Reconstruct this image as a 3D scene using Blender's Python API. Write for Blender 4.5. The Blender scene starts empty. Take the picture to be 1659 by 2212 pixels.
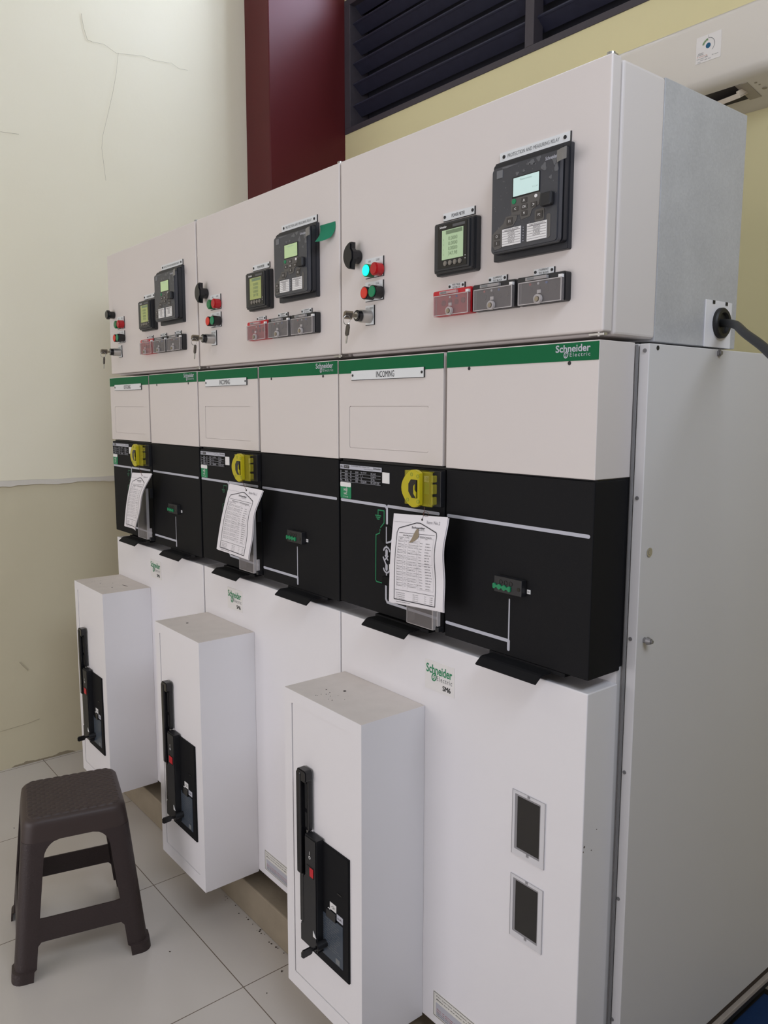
import bpy, bmesh, math, random
from mathutils import Vector, Matrix
random.seed(7)
S = bpy.context.scene
COL = S.collection
PI = math.pi

# ------------------------------------------------------------------ camera
cam_d = bpy.data.cameras.new('camera')
cam = bpy.data.objects.new('camera', cam_d)
COL.objects.link(cam)
cam.location = (3.0721, -1.1409, 1.4828)
cam.rotation_euler = (1.4413, -0.0015, 0.8892)
cam_d.sensor_fit = 'VERTICAL'
cam_d.sensor_height = 24.0
cam_d.lens = 24.0 * 1719.1 / 2212.0
cam_d.clip_start = 0.02
S.camera = cam

# ------------------------------------------------------------------ world, light, exposure
w = bpy.data.worlds.new('world'); S.world = w
w.use_nodes = True
w.node_tree.nodes['Background'].inputs[0].default_value = (0.80, 0.88, 1.0, 1)
w.node_tree.nodes['Background'].inputs[1].default_value = 1.0
S.view_settings.view_transform = 'Standard'
S.view_settings.look = 'None'
S.view_settings.gamma = 1.0
S.view_settings.use_curve_mapping = False
S.view_settings.exposure = -0.08

def area(name, loc, rot, sx, sy, power, col):
    d = bpy.data.lights.new(name, 'AREA'); d.shape = 'RECTANGLE'
    d.size = sx; d.size_y = sy; d.energy = power; d.color = col
    o = bpy.data.objects.new(name, d); COL.objects.link(o)
    o.location = loc; o.rotation_euler = rot
    return o
# added area lights standing in for daylight from behind and beside the camera
area('added_daylight_front', (1.5, -3.9, 1.25), (PI/2 + 0.06, 0, 0), 3.4, 1.8, 64, (0.985, 0.955, 1.02))
area('added_daylight_right', (3.82, -.75, 2.95), (PI/2 - 0.22, 0, PI/2), 1.5, 1.1, 50, (0.82, 0.90, 1.04))

# ------------------------------------------------------------------ materials
def lin(c):
    return tuple(((v/255)/12.92 if v/255 <= .04045 else ((v/255+.055)/1.055)**2.4) for v in c) + (1,)
MATS = {}
def mat(name, rgb, rough=.5, metal=0., spec=.5, noise=0., nscale=40., bump=0., bscale=200., emit=0., alpha=1., coat=0.):
    if name in MATS: return MATS[name]
    m = bpy.data.materials.new(name); m.use_nodes = True
    nt = m.node_tree; N = nt.nodes; L = nt.links
    b = N['Principled BSDF']
    c = lin(rgb)
    b.inputs['Base Color'].default_value = c
    b.inputs['Roughness'].default_value = rough
    b.inputs['Metallic'].default_value = metal
    b.inputs['Specular IOR Level'].default_value = spec
    b.inputs['Coat Weight'].default_value = coat
    tc = N.new('ShaderNodeTexCoord')
    if noise:
        n = N.new('ShaderNodeTexNoise'); n.inputs['Scale'].default_value = nscale; n.inputs['Detail'].default_value = 6
        L.new(tc.outputs['Object'], n.inputs['Vector'])
        mx = N.new('ShaderNodeMix'); mx.data_type = 'RGBA'
        mx.inputs['A'].default_value = tuple(v*(1-noise) for v in c[:3]) + (1,)
        mx.inputs['B'].default_value = tuple(min(1, v*(1+noise)) for v in c[:3]) + (1,)
        L.new(n.outputs['Fac'], mx.inputs['Factor']); L.new(mx.outputs['Result'], b.inputs['Base Color'])
    if bump:
        n2 = N.new('ShaderNodeTexNoise'); n2.inputs['Scale'].default_value = bscale; n2.inputs['Detail'].default_value = 4
        L.new(tc.outputs['Object'], n2.inputs['Vector'])
        bp = N.new('ShaderNodeBump'); bp.inputs['Strength'].default_value = bump; bp.inputs['Distance'].default_value = .002
        L.new(n2.outputs['Fac'], bp.inputs['Height']); L.new(bp.outputs['Normal'], b.inputs['Normal'])
    if emit:
        b.inputs['Emission Color'].default_value = c; b.inputs['Emission Strength'].default_value = emit
    if alpha < 1:
        b.inputs['Alpha'].default_value = alpha
    MATS[name] = m
    return m

WHITE = mat('white_powder_coat', (233, 230, 231), .42, noise=.02, nscale=6, bump=.05, bscale=900)
WHITE2 = mat('door_powder_coat', (217, 209, 204), .48, noise=.02, nscale=5, bump=.06, bscale=900)
SIDE = mat('grey_white_side_sheet', (216, 213, 212), .5, noise=.03, nscale=3)
POST = mat('grey_steel_strip', (176, 172, 170), .5)
BLACK = mat('black_textured_plastic', (23, 23, 25), .65, spec=.15, noise=.12, nscale=300, bump=.1, bscale=1200)
BLACK2 = mat('black_moulded_plastic', (28, 28, 31), .45)
BLACKG = mat('black_gloss_plastic', (20, 20, 23), .18)
DARKREC = mat('dark_recess', (38, 34, 31), .9)
GREEN = mat('green_band_print', (2, 100, 58), .55, spec=.2)
GREENL = mat('green_print', (12, 130, 82), .5)
GREYP = mat('light_grey_print', (186, 187, 196), .5)
WPRINT = mat('white_print', (232, 230, 228), .5)
KPRINT = mat('black_print', (30, 29, 30), .6)
GPRINT = mat('grey_print', (120, 122, 122), .6)
RPRINT = mat('red_print', (176, 52, 48), .6)
LAM = mat('engraved_plate_white', (224, 226, 226), .45)
STK = mat('sticker_offwhite', (222, 219, 210), .5)
PAPER = mat('paper_white', (232, 228, 230), .8)
CHROME = mat('satin_chrome', (190, 188, 184), .3, metal=.85)
KEYM = mat('key_brass_steel', (150, 140, 122), .38, metal=.7)
GALV = None
RED = mat('red_plastic', (190, 22, 36), .4)
REDB = mat('orange_red_cap', (214, 50, 34), .4)
GRNB = mat('green_cap', (10, 128, 84), .4)
REDL = mat('red_lens', (176, 18, 28), .25)
GRNL = mat('dark_green_lens', (14, 112, 62), .25)
GRNON = mat('lit_green_lens', (0, 250, 205), .3, emit=1.0)
CLEAR = mat('clear_cover', (158, 152, 152), .15, alpha=.28)
CLEARE = mat('clear_edge', (214, 208, 206), .15, alpha=.5)
FILM = mat('protective_film', (120, 120, 118), .35, alpha=.28)
YEL = mat('yellow_clear_plastic', (200, 188, 44), .25, alpha=.27)
YELD = mat('yellow_disc_plastic', (206, 192, 34), .3, alpha=.80)
SCRC = mat('screen_cyan_lit', (186, 210, 206), .2, emit=.42)
SCRG = mat('screen_green_lit', (166, 188, 140), .2, emit=.38)
SCRM = mat('screen_meter_lit', (160, 182, 146), .2, emit=.34)
SCRY = mat('screen_olive', (150, 158, 96), .2, emit=.26)
SCRP = mat('screen_digits', (110, 128, 100), .4, emit=.15)
RUBBER = mat('black_rubber', (24, 24, 24), .55)
KEYPAD = mat('keypad_grey', (88, 85, 82), .45)
KEYB = mat('keypad_button', (62, 58, 55), .5)
MATTE = mat('matte_black', (17, 17, 18), .7, spec=.15)
BLUEP = mat('blue_grey_rating_plate', (62, 72, 84), .35)

def galv():
    m = bpy.data.materials.new('galvanised_steel'); m.use_nodes = True
    N = m.node_tree.nodes; L = m.node_tree.links; b = N['Principled BSDF']
    tc = N.new('ShaderNodeTexCoord')
    v = N.new('ShaderNodeTexVoronoi'); v.inputs['Scale'].default_value = 260
    n = N.new('ShaderNodeTexNoise'); n.inputs['Scale'].default_value = 14; n.inputs['Detail'].default_value = 8
    L.new(tc.outputs['Object'], v.inputs['Vector']); L.new(tc.outputs['Object'], n.inputs['Vector'])
    r = N.new('ShaderNodeValToRGB'); r.color_ramp.elements[0].color = lin((172, 172, 175)); r.color_ramp.elements[1].color = lin((206, 206, 208))
    mx = N.new('ShaderNodeMix'); mx.inputs['Factor'].default_value = .3
    L.new(n.outputs['Fac'], mx.inputs['A']); L.new(v.outputs['Color'], mx.inputs['B'])
    L.new(mx.outputs['Result'], r.inputs['Fac']); L.new(r.outputs['Color'], b.inputs['Base Color'])
    b.inputs['Metallic'].default_value = .2; b.inputs['Roughness'].default_value = .5
    return m
GALV = galv()

def wallmat():
    m = bpy.data.materials.new('cream_plaster'); m.use_nodes = True
    N = m.node_tree.nodes; L = m.node_tree.links; b = N['Principled BSDF']
    b.inputs['Roughness'].default_value = .75
    g = N.new('ShaderNodeNewGeometry'); sp = N.new('ShaderNodeSeparateXYZ'); L.new(g.outputs['Position'], sp.inputs[0])
    n = N.new('ShaderNodeTexNoise'); n.inputs['Scale'].default_value = 2.2; n.inputs['Detail'].default_value = 7
    L.new(g.outputs['Position'], n.inputs['Vector'])
    up = N.new('ShaderNodeMix'); up.data_type = 'RGBA'
    up.inputs['A'].default_value = lin((236, 228, 202)); up.inputs['B'].default_value = lin((241, 234, 212))
    L.new(n.outputs['Fac'], up.inputs['Factor'])
    lo = N.new('ShaderNodeMix'); lo.data_type = 'RGBA'
    lo.inputs['A'].default_value = lin((208, 198, 168)); lo.inputs['B'].default_value = lin((215, 206, 178))
    L.new(n.outputs['Fac'], lo.inputs['Factor'])
    # lower coat of paint, darkened further for the fall-off of light, ends at 1.165 m
    st = N.new('ShaderNodeMath'); st.operation = 'GREATER_THAN'; st.inputs[1].default_value = 1.165
    L.new(sp.outputs['Z'], st.inputs[0])
    mz = N.new('ShaderNodeMix'); mz.data_type = 'RGBA'
    L.new(st.outputs[0], mz.inputs['Factor']); L.new(lo.outputs['Result'], mz.inputs['A']); L.new(up.outputs['Result'], mz.inputs['B'])
    # grime splashed along the foot of the wall
    n2 = N.new('ShaderNodeTexNoise'); n2.inputs['Scale'].default_value = 9; n2.inputs['Detail'].default_value = 9
    L.new(g.outputs['Position'], n2.inputs['Vector'])
    mr = N.new('ShaderNodeMapRange'); mr.inputs['From Min'].default_value = -.08; mr.inputs['From Max'].default_value = -.045
    mr.inputs['To Min'].default_value = .62; mr.inputs['To Max'].default_value = .2
    L.new(sp.outputs['Z'], mr.inputs['Value'])
    lt = N.new('ShaderNodeMath'); lt.operation = 'LESS_THAN'; L.new(n2.outputs['Fac'], lt.inputs[0]); L.new(mr.outputs[0], lt.inputs[1])
    md = N.new('ShaderNodeMix'); md.data_type = 'RGBA'; md.inputs['B'].default_value = lin((124, 110, 88))
    mul = N.new('ShaderNodeMath'); mul.operation = 'MULTIPLY'; mul.inputs[1].default_value = .75; L.new(lt.outputs[0], mul.inputs[0])
    L.new(mul.outputs[0], md.inputs['Factor']); L.new(mz.outputs['Result'], md.inputs['A'])
    L.new(md.outputs['Result'], b.inputs['Base Color'])
    n3 = N.new('ShaderNodeTexNoise'); n3.inputs['Scale'].default_value = 5; n3.inputs['Detail'].default_value = 5
    L.new(g.outputs['Position'], n3.inputs['Vector'])
    bp = N.new('ShaderNodeBump'); bp.inputs['Strength'].default_value = .35; bp.inputs['Distance'].default_value = .01
    L.new(n3.outputs['Fac'], bp.inputs['Height']); L.new(bp.outputs['Normal'], b.inputs['Normal'])
    return m
WALL = wallmat()
WALLY = mat('yellow_cream_plaster', (222, 211, 164), .75, noise=.03, nscale=2, bump=.25, bscale=6)
GREYW = mat('pale_grey_plaster', (178, 174, 170), .8, noise=.03, nscale=3)
CEIL = mat('ceiling_paint', (214, 210, 200), .8)

def floormat():
    m = bpy.data.materials.new('glazed_floor_tiles'); m.use_nodes = True
    N = m.node_tree.nodes; L = m.node_tree.links; b = N['Principled BSDF']
    g = N.new('ShaderNodeNewGeometry'); sp = N.new('ShaderNodeSeparateXYZ'); L.new(g.outputs['Position'], sp.inputs[0])
    def edge(out, off):
        a = N.new('ShaderNodeMath'); a.operation = 'SUBTRACT'; a.inputs[1].default_value = off; L.new(out, a.inputs[0])
        p = N.new('ShaderNodeMath'); p.operation = 'PINGPONG'; p.inputs[1].default_value = .3; L.new(a.outputs[0], p.inputs[0])
        l = N.new('ShaderNodeMath'); l.operation = 'LESS_THAN'; l.inputs[1].default_value = .0014; L.new(p.outputs[0], l.inputs[0])
        return l.outputs[0]
    mx = N.new('ShaderNodeMath'); mx.operation = 'MAXIMUM'
    L.new(edge(sp.outputs['X'], .094), mx.inputs[0]); L.new(edge(sp.outputs['Y'], -.188), mx.inputs[1])
    n = N.new('ShaderNodeTexNoise'); n.inputs['Scale'].default_value = 3; n.inputs['Detail'].default_value = 8; L.new(g.outputs['Position'], n.inputs['Vector'])
    c1 = N.new('ShaderNodeMix'); c1.data_type = 'RGBA'; c1.inputs['A'].default_value = lin((198, 192, 184)); c1.inputs['B'].default_value = lin((205, 199, 192))
    L.new(n.outputs['Fac'], c1.inputs['Factor'])
    c2 = N.new('ShaderNodeMix'); c2.data_type = 'RGBA'; c2.inputs['B'].default_value = lin((112, 100, 86))
    L.new(mx.outputs[0], c2.inputs['Factor']); L.new(c1.outputs['Result'], c2.inputs['A']); L.new(c2.outputs['Result'], b.inputs['Base Color'])
    r = N.new('ShaderNodeMapRange'); r.inputs['To Min'].default_value = .2; r.inputs['To Max'].default_value = .24
    L.new(n.outputs['Fac'], r.inputs['Value']); L.new(r.outputs[0], b.inputs['Roughness'])
    return m
FLOOR = floormat()
CONC = mat('raw_concrete', (146, 134, 114), .9, noise=.16, nscale=12, bump=.5, bscale=40)
MAROON = mat('maroon_gloss_paint', (88, 34, 36), .36, noise=.06, nscale=8, spec=.17)
NAVY = mat('dark_louvre_paint', (40, 40, 58), .6, noise=.2, nscale=30)
LFRAME = mat('dark_frame_paint', (66, 60, 66), .6, noise=.12, nscale=40)
VOID = mat('dark_screen_behind_louvre', (22, 22, 34), .9)

# ------------------------------------------------------------------ mesh helpers
class B:
    """collects shapes in world coordinates and links them as one mesh object"""
    def __init__(s): s.bm = bmesh.new()
    def box(s, x0, x1, y0, y1, z0, z1, bev=0., seg=2, M=None):
        t = bmesh.new()
        bmesh.ops.create_cube(t, size=1)
        for v in t.verts:
            v.co = Vector(((x0+x1)/2 + v.co.x*(x1-x0), (y0+y1)/2 + v.co.y*(y1-y0), (z0+z1)/2 + v.co.z*(z1-z0)))
        if bev: bmesh.ops.bevel(t, geom=t.edges[:], offset=bev, segments=seg, affect='EDGES', profile=.5)
        s.add(t, M); return s
    def add(s, t, M=None):
        if M is not None: bmesh.ops.transform(t, matrix=M, verts=t.verts)
        mp = {}
        for v in t.verts: mp[v] = s.bm.verts.new(v.co)
        for f in t.faces:
            try: s.bm.faces.new([mp[v] for v in f.verts])
            except ValueError: pass
        t.free(); return s
    def prism(s, pts, y0, y1, bev=0., M=None):
        """outline in (x, z), extruded along y"""
        t = bmesh.new()
        a = [t.verts.new((p[0], y0, p[1])) for p in pts]; b = [t.verts.new((p[0], y1, p[1])) for p in pts]
        n = len(pts)
        t.faces.new(a); t.faces.new(b[::-1])
        for i in range(n): t.faces.new([a[i], b[i], b[(i+1) % n], a[(i+1) % n]])
        bmesh.ops.recalc_face_normals(t, faces=t.faces)
        if bev:
            es = [e for e in t.edges if abs(e.verts[0].co.y-y0) < 1e-7 and abs(e.verts[1].co.y-y0) < 1e-7]
            bmesh.ops.bevel(t, geom=es, offset=bev, segments=2, affect='EDGES')
        s.add(t, M); return s
    def xprism(s, pts, x0, x1, M=None):
        """outline in (y, z), extruded along x"""
        t = bmesh.new()
        a = [t.verts.new((x0, p[0], p[1])) for p in pts]; b = [t.verts.new((x1, p[0], p[1])) for p in pts]
        n = len(pts)
        t.faces.new(a); t.faces.new(b[::-1])
        for i in range(n): t.faces.new([a[i], b[i], b[(i+1) % n], a[(i+1) % n]])
        bmesh.ops.recalc_face_normals(t, faces=t.faces)
        s.add(t, M); return s
    def cyl(s, c, ax, r, d, n=28, r2=None, bev=0.):
        """cylinder from c along axis ax ('x','y','z' or vector) of length d"""
        t = bmesh.new()
        bmesh.ops.create_cone(t, cap_ends=True, segments=n, radius1=r, radius2=r if r2 is None else r2, depth=d)
        if bev:
            es = [e for e in t.edges if abs(e.verts[0].co.z-e.verts[1].co.z) < 1e-7]
            bmesh.ops.bevel(t, geom=es, offset=bev, segments=2, affect='EDGES')
        v = {'x': Vector((1, 0, 0)), 'y': Vector((0, 1, 0)), 'z': Vector((0, 0, 1))}[ax] if isinstance(ax, str) else Vector(ax).normalized()
        M = Matrix.Translation(Vector(c) + v*d/2) @ v.to_track_quat('Z', 'Y').to_matrix().to_4x4()
        s.add(t, M); return s
    def ring(s, c, r, r2, d, n=28):
        """flat ring facing -y, front at c.y, thickness d"""
        t = bmesh.new(); L = []
        for rr, y in ((r, 0), (r, d), (r2, d), (r2, 0)):
            L.append([t.verts.new((c[0]+rr*math.cos(2*PI*i/n), c[1]+y, c[2]+rr*math.sin(2*PI*i/n))) for i in range(n)])
        for k in range(4):
            A, Bq = L[k], L[(k+1) % 4]
            for i in range(n): t.faces.new([A[i], A[(i+1) % n], Bq[(i+1) % n], Bq[i]])
        bmesh.ops.recalc_face_normals(t, faces=t.faces)
        s.add(t); return s
    def tube(s, pts, r, n=10):
        t = bmesh.new(); rings = []
        P = [Vector(p) for p in pts]
        up = Vector((.13, .21, .97))
        for i, p in enumerate(P):
            d = (P[min(i+1, len(P)-1)] - P[max(i-1, 0)]).normalized()
            u = d.cross(up).normalized(); v = d.cross(u)
            rr = r[i] if isinstance(r, (list, tuple)) else r
            rings.append([t.verts.new(p + (u*math.cos(2*PI*k/n) + v*math.sin(2*PI*k/n))*rr) for k in range(n)])
        for a, b in zip(rings, rings[1:]):
            for k in range(n): t.faces.new([a[k], a[(k+1) % n], b[(k+1) % n], b[k]])
        t.faces.new(rings[0][::-1]); t.faces.new(rings[-1])
        bmesh.ops.recalc_face_normals(t, faces=t.faces)
        s.add(t); return s
    def holed(s, x0, x1, z0, z1, hole, y0, y1):
        """front sheet (x0..x1, z0..z1) with a hole outline (list of (x,z), counter-clockwise), from y0 to y1"""
        t = bmesh.new()
        cx = (x0+x1)/2; cz = (z0+z1)/2
        n = len(hole)
        def outer(p):
            hx0 = min(q[0] for q in hole); hx1 = max(q[0] for q in hole); hz0 = min(q[1] for q in hole); hz1 = max(q[1] for q in hole)
            return (x0 + (p[0]-hx0)/(hx1-hx0)*(x1-x0), z0 + (p[1]-hz0)/(hz1-hz0)*(z1-z0))
        def sq(p):
            q = outer(p); dx = (q[0]-cx)/((x1-x0)/2); dz = (q[1]-cz)/((z1-z0)/2); m = max(abs(dx), abs(dz))
            return (cx + dx/m*(x1-x0)/2, cz + dz/m*(z1-z0)/2)
        rings = []
        for f, y in ((lambda p: p, y0), (sq, y0), (sq, y1), (lambda p: p, y1)):
            rings.append([t.verts.new((f(p)[0], y, f(p)[1])) for p in hole])
        for k in range(4):
            A, Bq = rings[k], rings[(k+1) % 4]
            for i in range(n): t.faces.new([A[i], A[(i+1) % n], Bq[(i+1) % n], Bq[i]])
        bmesh.ops.recalc_face_normals(t, faces=t.faces)
        s.add(t); return s
    def link(s, name, m, parent=None, smooth=False):
        me = bpy.data.meshes.new(name)
        o0 = ORG.get(parent, Vector((0, 0, 0))) if parent else Vector((0, 0, 0))
        if o0.length: bmesh.ops.translate(s.bm, vec=-o0, verts=s.bm.verts)
        bmesh.ops.recalc_face_normals(s.bm, faces=s.bm.faces) if False else None
        s.bm.to_mesh(me); s.bm.free()
        if smooth:
            me.polygons.foreach_set('use_smooth', [True]*len(me.polygons))
            try: me.set_sharp_from_angle(angle=math.radians(35))
            except Exception: pass
        me.materials.append(m)
        o = bpy.data.objects.new(name, me); COL.objects.link(o)
        if parent: o.parent = parent
        ORG[o] = o0
        return o
ORG = {}
def rrect(x0, x1, z0, z1, r, n=6):
    out = []
    for cx, cz, a0 in ((x1-r, z0+r, -90), (x1-r, z1-r, 0), (x0+r, z1-r, 90), (x0+r, z0+r, 180)):
        for i in range(n+1):
            a = math.radians(a0 + 90*i/n); out.append((cx + r*math.cos(a), cz + r*math.sin(a)))
    return out
def thing(name, label, cat, loc, group=None):
    o = bpy.data.objects.new(name, None); COL.objects.link(o)
    o.empty_display_size = .1; o.location = loc
    o['label'] = label; o['category'] = cat
    if group: o['group'] = group
    ORG[o] = Vector(loc)
    return o
def struct(o): o['kind'] = 'structure'; return o
def tag(o, label, cat, group=None):
    o['label'] = label; o['category'] = cat
    if group: o['group'] = group
    return o

# lettering: flat glyph meshes from the built-in font
GLY = {}
def glyphs(s, bold=0., spacing=1.):
    k = (s, bold, spacing)
    if k not in GLY:
        cu = bpy.data.curves.new('txt', 'FONT'); cu.body = s; cu.size = 1; cu.resolution_u = 3; cu.offset = bold; cu.space_character = spacing
        ob = bpy.data.objects.new('txt', cu); COL.objects.link(ob)
        dg = bpy.context.evaluated_depsgraph_get(); dg.update()
        me = bpy.data.meshes.new_from_object(ob.evaluated_get(dg))
        vs = [(v.co.x, v.co.y) for v in me.vertices]; fs = [tuple(p.vertices) for p in me.polygons]
        bpy.data.objects.remove(ob); bpy.data.curves.remove(cu); bpy.data.meshes.remove(me)
        xs = [v[0] for v in vs] or [0, 1]; ys = [v[1] for v in vs] or [0, 1]
        GLY[k] = (vs, fs, min(xs), max(xs), min(ys), max(ys))
    return GLY[k]
def put_text(bm, s, x0, x1, z0, z1, fn, bold=0., spacing=1., keep=False):
    """fits the glyphs into the rectangle; fn maps (x, z) to a point"""
    vs, fs, a, b, c, d = glyphs(s, bold, spacing)
    if keep:
        k = (z1-z0)/(d-c); wx = (b-a)*k; xm = (x0+x1)/2; x0, x1 = xm-wx/2, xm+wx/2
    V = [bm.verts.new(fn(x0+(v[0]-a)/(b-a)*(x1-x0), z0+(v[1]-c)/(d-c)*(z1-z0))) for v in vs]
    for f in fs:
        try: bm.faces.new([V[i] for i in f])
        except ValueError: pass
def text(name, s, x0, x1, z0, z1, y, m, parent, bold=0., spacing=1.):
    q = B(); put_text(q.bm, s, x0, x1, z0, z1, lambda x, z: (x, y, z), bold, spacing)
    return q.link(name, m, parent)
def quad(bm, p, fn): bm.faces.new([bm.verts.new(fn(*a)) for a in p])
def line2(bm, x0, z0, x1, z1, wd, fn):
    dx, dz = x1-x0, z1-z0; l = math.hypot(dx, dz) or 1; nx, nz = -dz/l*wd/2, dx/l*wd/2
    n = max(1, int(l/.03))
    for i in range(n):
        a, b = i/n, (i+1)/n
        quad(bm, [(x0+dx*a-nx, z0+dz*a-nz), (x0+dx*b-nx, z0+dz*b-nz), (x0+dx*b+nx, z0+dz*b+nz), (x0+dx*a+nx, z0+dz*a+nz)], fn)

def logo(parent, x0, x1, z0, z1, y, m1, m2):
    """two-line maker's wordmark with its round mark"""
    q = B(); h = z1-z0; wd = x1-x0; f = lambda x, z: (x, y, z)
    put_text(q.bm, 'Schneider', x0, x1, z0+h*.42, z1, f, .022)
    # round mark of two hooked strokes, under the 'n'
    cx, cz, r = x0+wd*.31, z0+h*.22, h*.235
    def P(u, v): return (cx + r*(.80*u + .16*v), cz + r*v)
    k = 0
    for stroke, tw in (([(math.cos(math.radians(a)), math.sin(math.radians(a))) for a in range(20, 216, 15)], .34), ([(math.cos(math.radians(a)), math.sin(math.radians(a))) for a in range(200, 396, 15)], .34),
                       ([(.50, .62), (.10, .55), (-.12, .28), (.02, .05), (.12, -.20), (-.02, -.50), (-.45, -.66)], .26)):
        for a, c in zip(stroke, stroke[1:]):
            k += 1; line2(q.bm, *P(*a), *P(*c), r*tw, lambda x, z, kk=k: (x, y-.000008*kk, z))
    q.link('wordmark', m1, parent)
    q = B(); put_text(q.bm, 'Electric', x0+wd*.42, x1, z0+h*.06, z0+h*.36, f, .004, 1.25)
    q.link('wordmark', m2, parent)

# ------------------------------------------------------------------ the setting
ZF = -.08
XW, YB = -.52, 1.343
b = B().box(XW-.1, 4.0, -4.2, YB+.1, ZF-.1, ZF); struct(b.link('floor', FLOOR))
b = B().box(XW-.1, 4.0, -4.2, YB+.3, 4.3, 4.4); struct(b.link('ceiling', CEIL))
# left wall: gently uneven plaster
bm = bmesh.new()
NX, NZ = 60, 50
from mathutils import noise as mnoise
V = []
for i in range(NX+1):
    row = []
    for j in range(NZ+1):
        y = -4.2 + (YB+4.2)*i/NX; z = ZF + (4.3-ZF)*j/NZ
        d = mnoise.noise(Vector((y*1.3, z*1.3, 3)))*.006 + mnoise.noise(Vector((y*4, z*4, 7)))*.0015
        row.append(bm.verts.new((XW + min(d, .004), y, z)))
    V.append(row)
for i in range(NX):
    for j in range(NZ): bm.faces.new([V[i][j], V[i+1][j], V[i+1][j+1], V[i][j+1]])
# back and edges so that the wall has thickness
def closed(bmx, d):
    be = [e for e in bmx.edges if e.is_boundary]
    r = bmesh.ops.extrude_edge_only(bmx, edges=be)
    vs = [v for v in r['geom'] if isinstance(v, bmesh.types.BMVert)]
    bmesh.ops.translate(bmx, vec=d, verts=vs)
closed(bm, (-.1, 0, 0))
q = B(); q.bm.free(); q.bm = bm
wl = struct(q.link('wall_left', WALL, smooth=True))
# hairline cracks and scratches in the plaster
CRK = mat('plaster_crack', (176, 167, 144), .9)
q = B()
def crack(pts, r):
    q.tube([(XW+.0035, p[0], p[1]) for p in pts], r, 5)
for pts, rad in (([(0.129, 3.126), (0.136, 3.073), (0.15, 3.029), (0.169, 3.026)], .0008),
                 ([(0.282, 3.011), (0.269, 2.922), (0.251, 2.842), (0.224, 2.741), (0.198, 2.65), (0.192, 2.601), (0.204, 2.468)], .0005),
                 ([(0.169, 3.026), (0.22, 3.03), (0.272, 3.008), (0.398, 3.028), (0.44, 3.022), (0.528, 3.032), (0.565, 3.018), (0.607, 3.022)], .0005),
                 ([(-0.217, 2.583), (-0.147, 2.588)], .0007), ([(-0.263, 0.388), (-0.231, 0.344)], .0012),
                 ([(-0.358, 0.098), (-0.244, 0.106), (-0.195, 0.115)], .0008)):
    crack(pts, rad)
q.link('crack', CRK, wl)
# ragged ridge of chipped paint where the two coats meet
RIDGE = mat('chipped_white_paint', (216, 209, 196), .8, noise=.05, nscale=30)
bm = bmesh.new(); top = []; bot = []
n = 150
for i in range(n+1):
    y = -.9 + 1.5*i/n
    zb = 1.156 + .006*mnoise.noise(Vector((y*9, 0, 0))) + .004*mnoise.noise(Vector((y*33, 5, 0)))
    zt = 1.176 + .012*max(0, -y-.05) + .004*mnoise.noise(Vector((y*7, 9, 0)))
    bot.append((y, zb)); top.append((y, zt))
R = [[bm.verts.new((XW+dx, p[0], p[1])) for p in L] for dx, L in ((.001, bot), (.008, bot), (.006, top), (.001, top))]
for k in range(3):
    for i in range(n): bm.faces.new([R[k][i], R[k][i+1], R[k+1][i+1], R[k+1][i]])
bmesh.ops.recalc_face_normals(bm, faces=bm.faces)
q = B(); q.bm.free(); q.bm = bm; struct(q.link('trim_1', RIDGE))
# back wall with the high louvred opening
LX0, LX1, LZ0, LZ1 = -.299, 2.7, 2.834, 3.455
CZ0, CZ1 = 3.47, 4.12
CX0, CX1 = -.12, 1.0
q = B()
q.box(XW-.1, 4.0, YB, YB+.15, ZF, LZ0)
q.box(XW-.1, LX0, YB, YB+.15, LZ0, 4.3)
q.box(LX1, 4.0, YB, YB+.15, LZ0, 4.3)
q.box(LX0, LX1, YB, YB+.15, LZ1, CZ0)
q.box(LX0, CX0, YB, YB+.15, CZ0, CZ1); q.box(CX1, LX1, YB, YB+.15, CZ0, CZ1)
q.box(LX0, LX1, YB, YB+.15, CZ1, 4.3)
struct(q.link('wall_back', WALLY))
q = B().box(XW-.1, 4.0, -4.3, -4.2, ZF, 4.3); struct(q.link('wall_front', GREYW))
q = B().box(3.9, 4.0, -4.2, YB, ZF, 4.3); struct(q.link('wall_right', mat('grey_plaster', (128, 126, 124), .8, noise=.03, nscale=3)))
# maroon corner column
q = B().box(XW, -.300, .908, YB+.02, ZF, 4.3, .004); struct(q.link('trim_2', MAROON))
# louvred window
win = bpy.data.objects.new('window_1', None); COL.objects.link(win); win.location = (LX0, YB, LZ0); win['kind'] = 'structure'
ORG[win] = Vector((LX0, YB, LZ0))
q = B()
q.box(LX0, LX1, YB-.004, YB+.11, LZ0, LZ0+.026, .002)
q.box(LX0, LX1, YB-.004, YB+.06, LZ1-.03, LZ1, .002)
q.box(LX0, LX0+.046, YB-.004, YB+.11, LZ0+.026, LZ1-.03, .002)
q.box(LX1-.03, LX1, YB-.004, YB+.06, LZ0+.026, LZ1-.03, .002)
for xm in (.893, 2.06): q.box(xm-.022, xm+.022, YB-.004, YB+.05, LZ0+.026, LZ1-.03, .002)
q.link('window_frame', LFRAME, win)
for i, z in enumerate((2.962, 3.062, 3.157, 3.25, 3.342, 3.435)):
    # a board tilted inwards with a raised front lip
    M = Matrix.Translation((0, YB+.022, z)) @ Matrix.Rotation(math.radians(-38), 4, 'X')
    q = B().box(LX0+.040, LX1-.028, 0, .060, -.004, .004, .001, M=M).box(LX0+.040, LX1-.028, -.006, .002, -.006, .007, .001, M=M)
    q.link('slat', NAVY, win)
q = B().box(LX0, LX1, YB+.112, YB+.13, LZ0, LZ1); q.link('backing', VOID, win)
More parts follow.
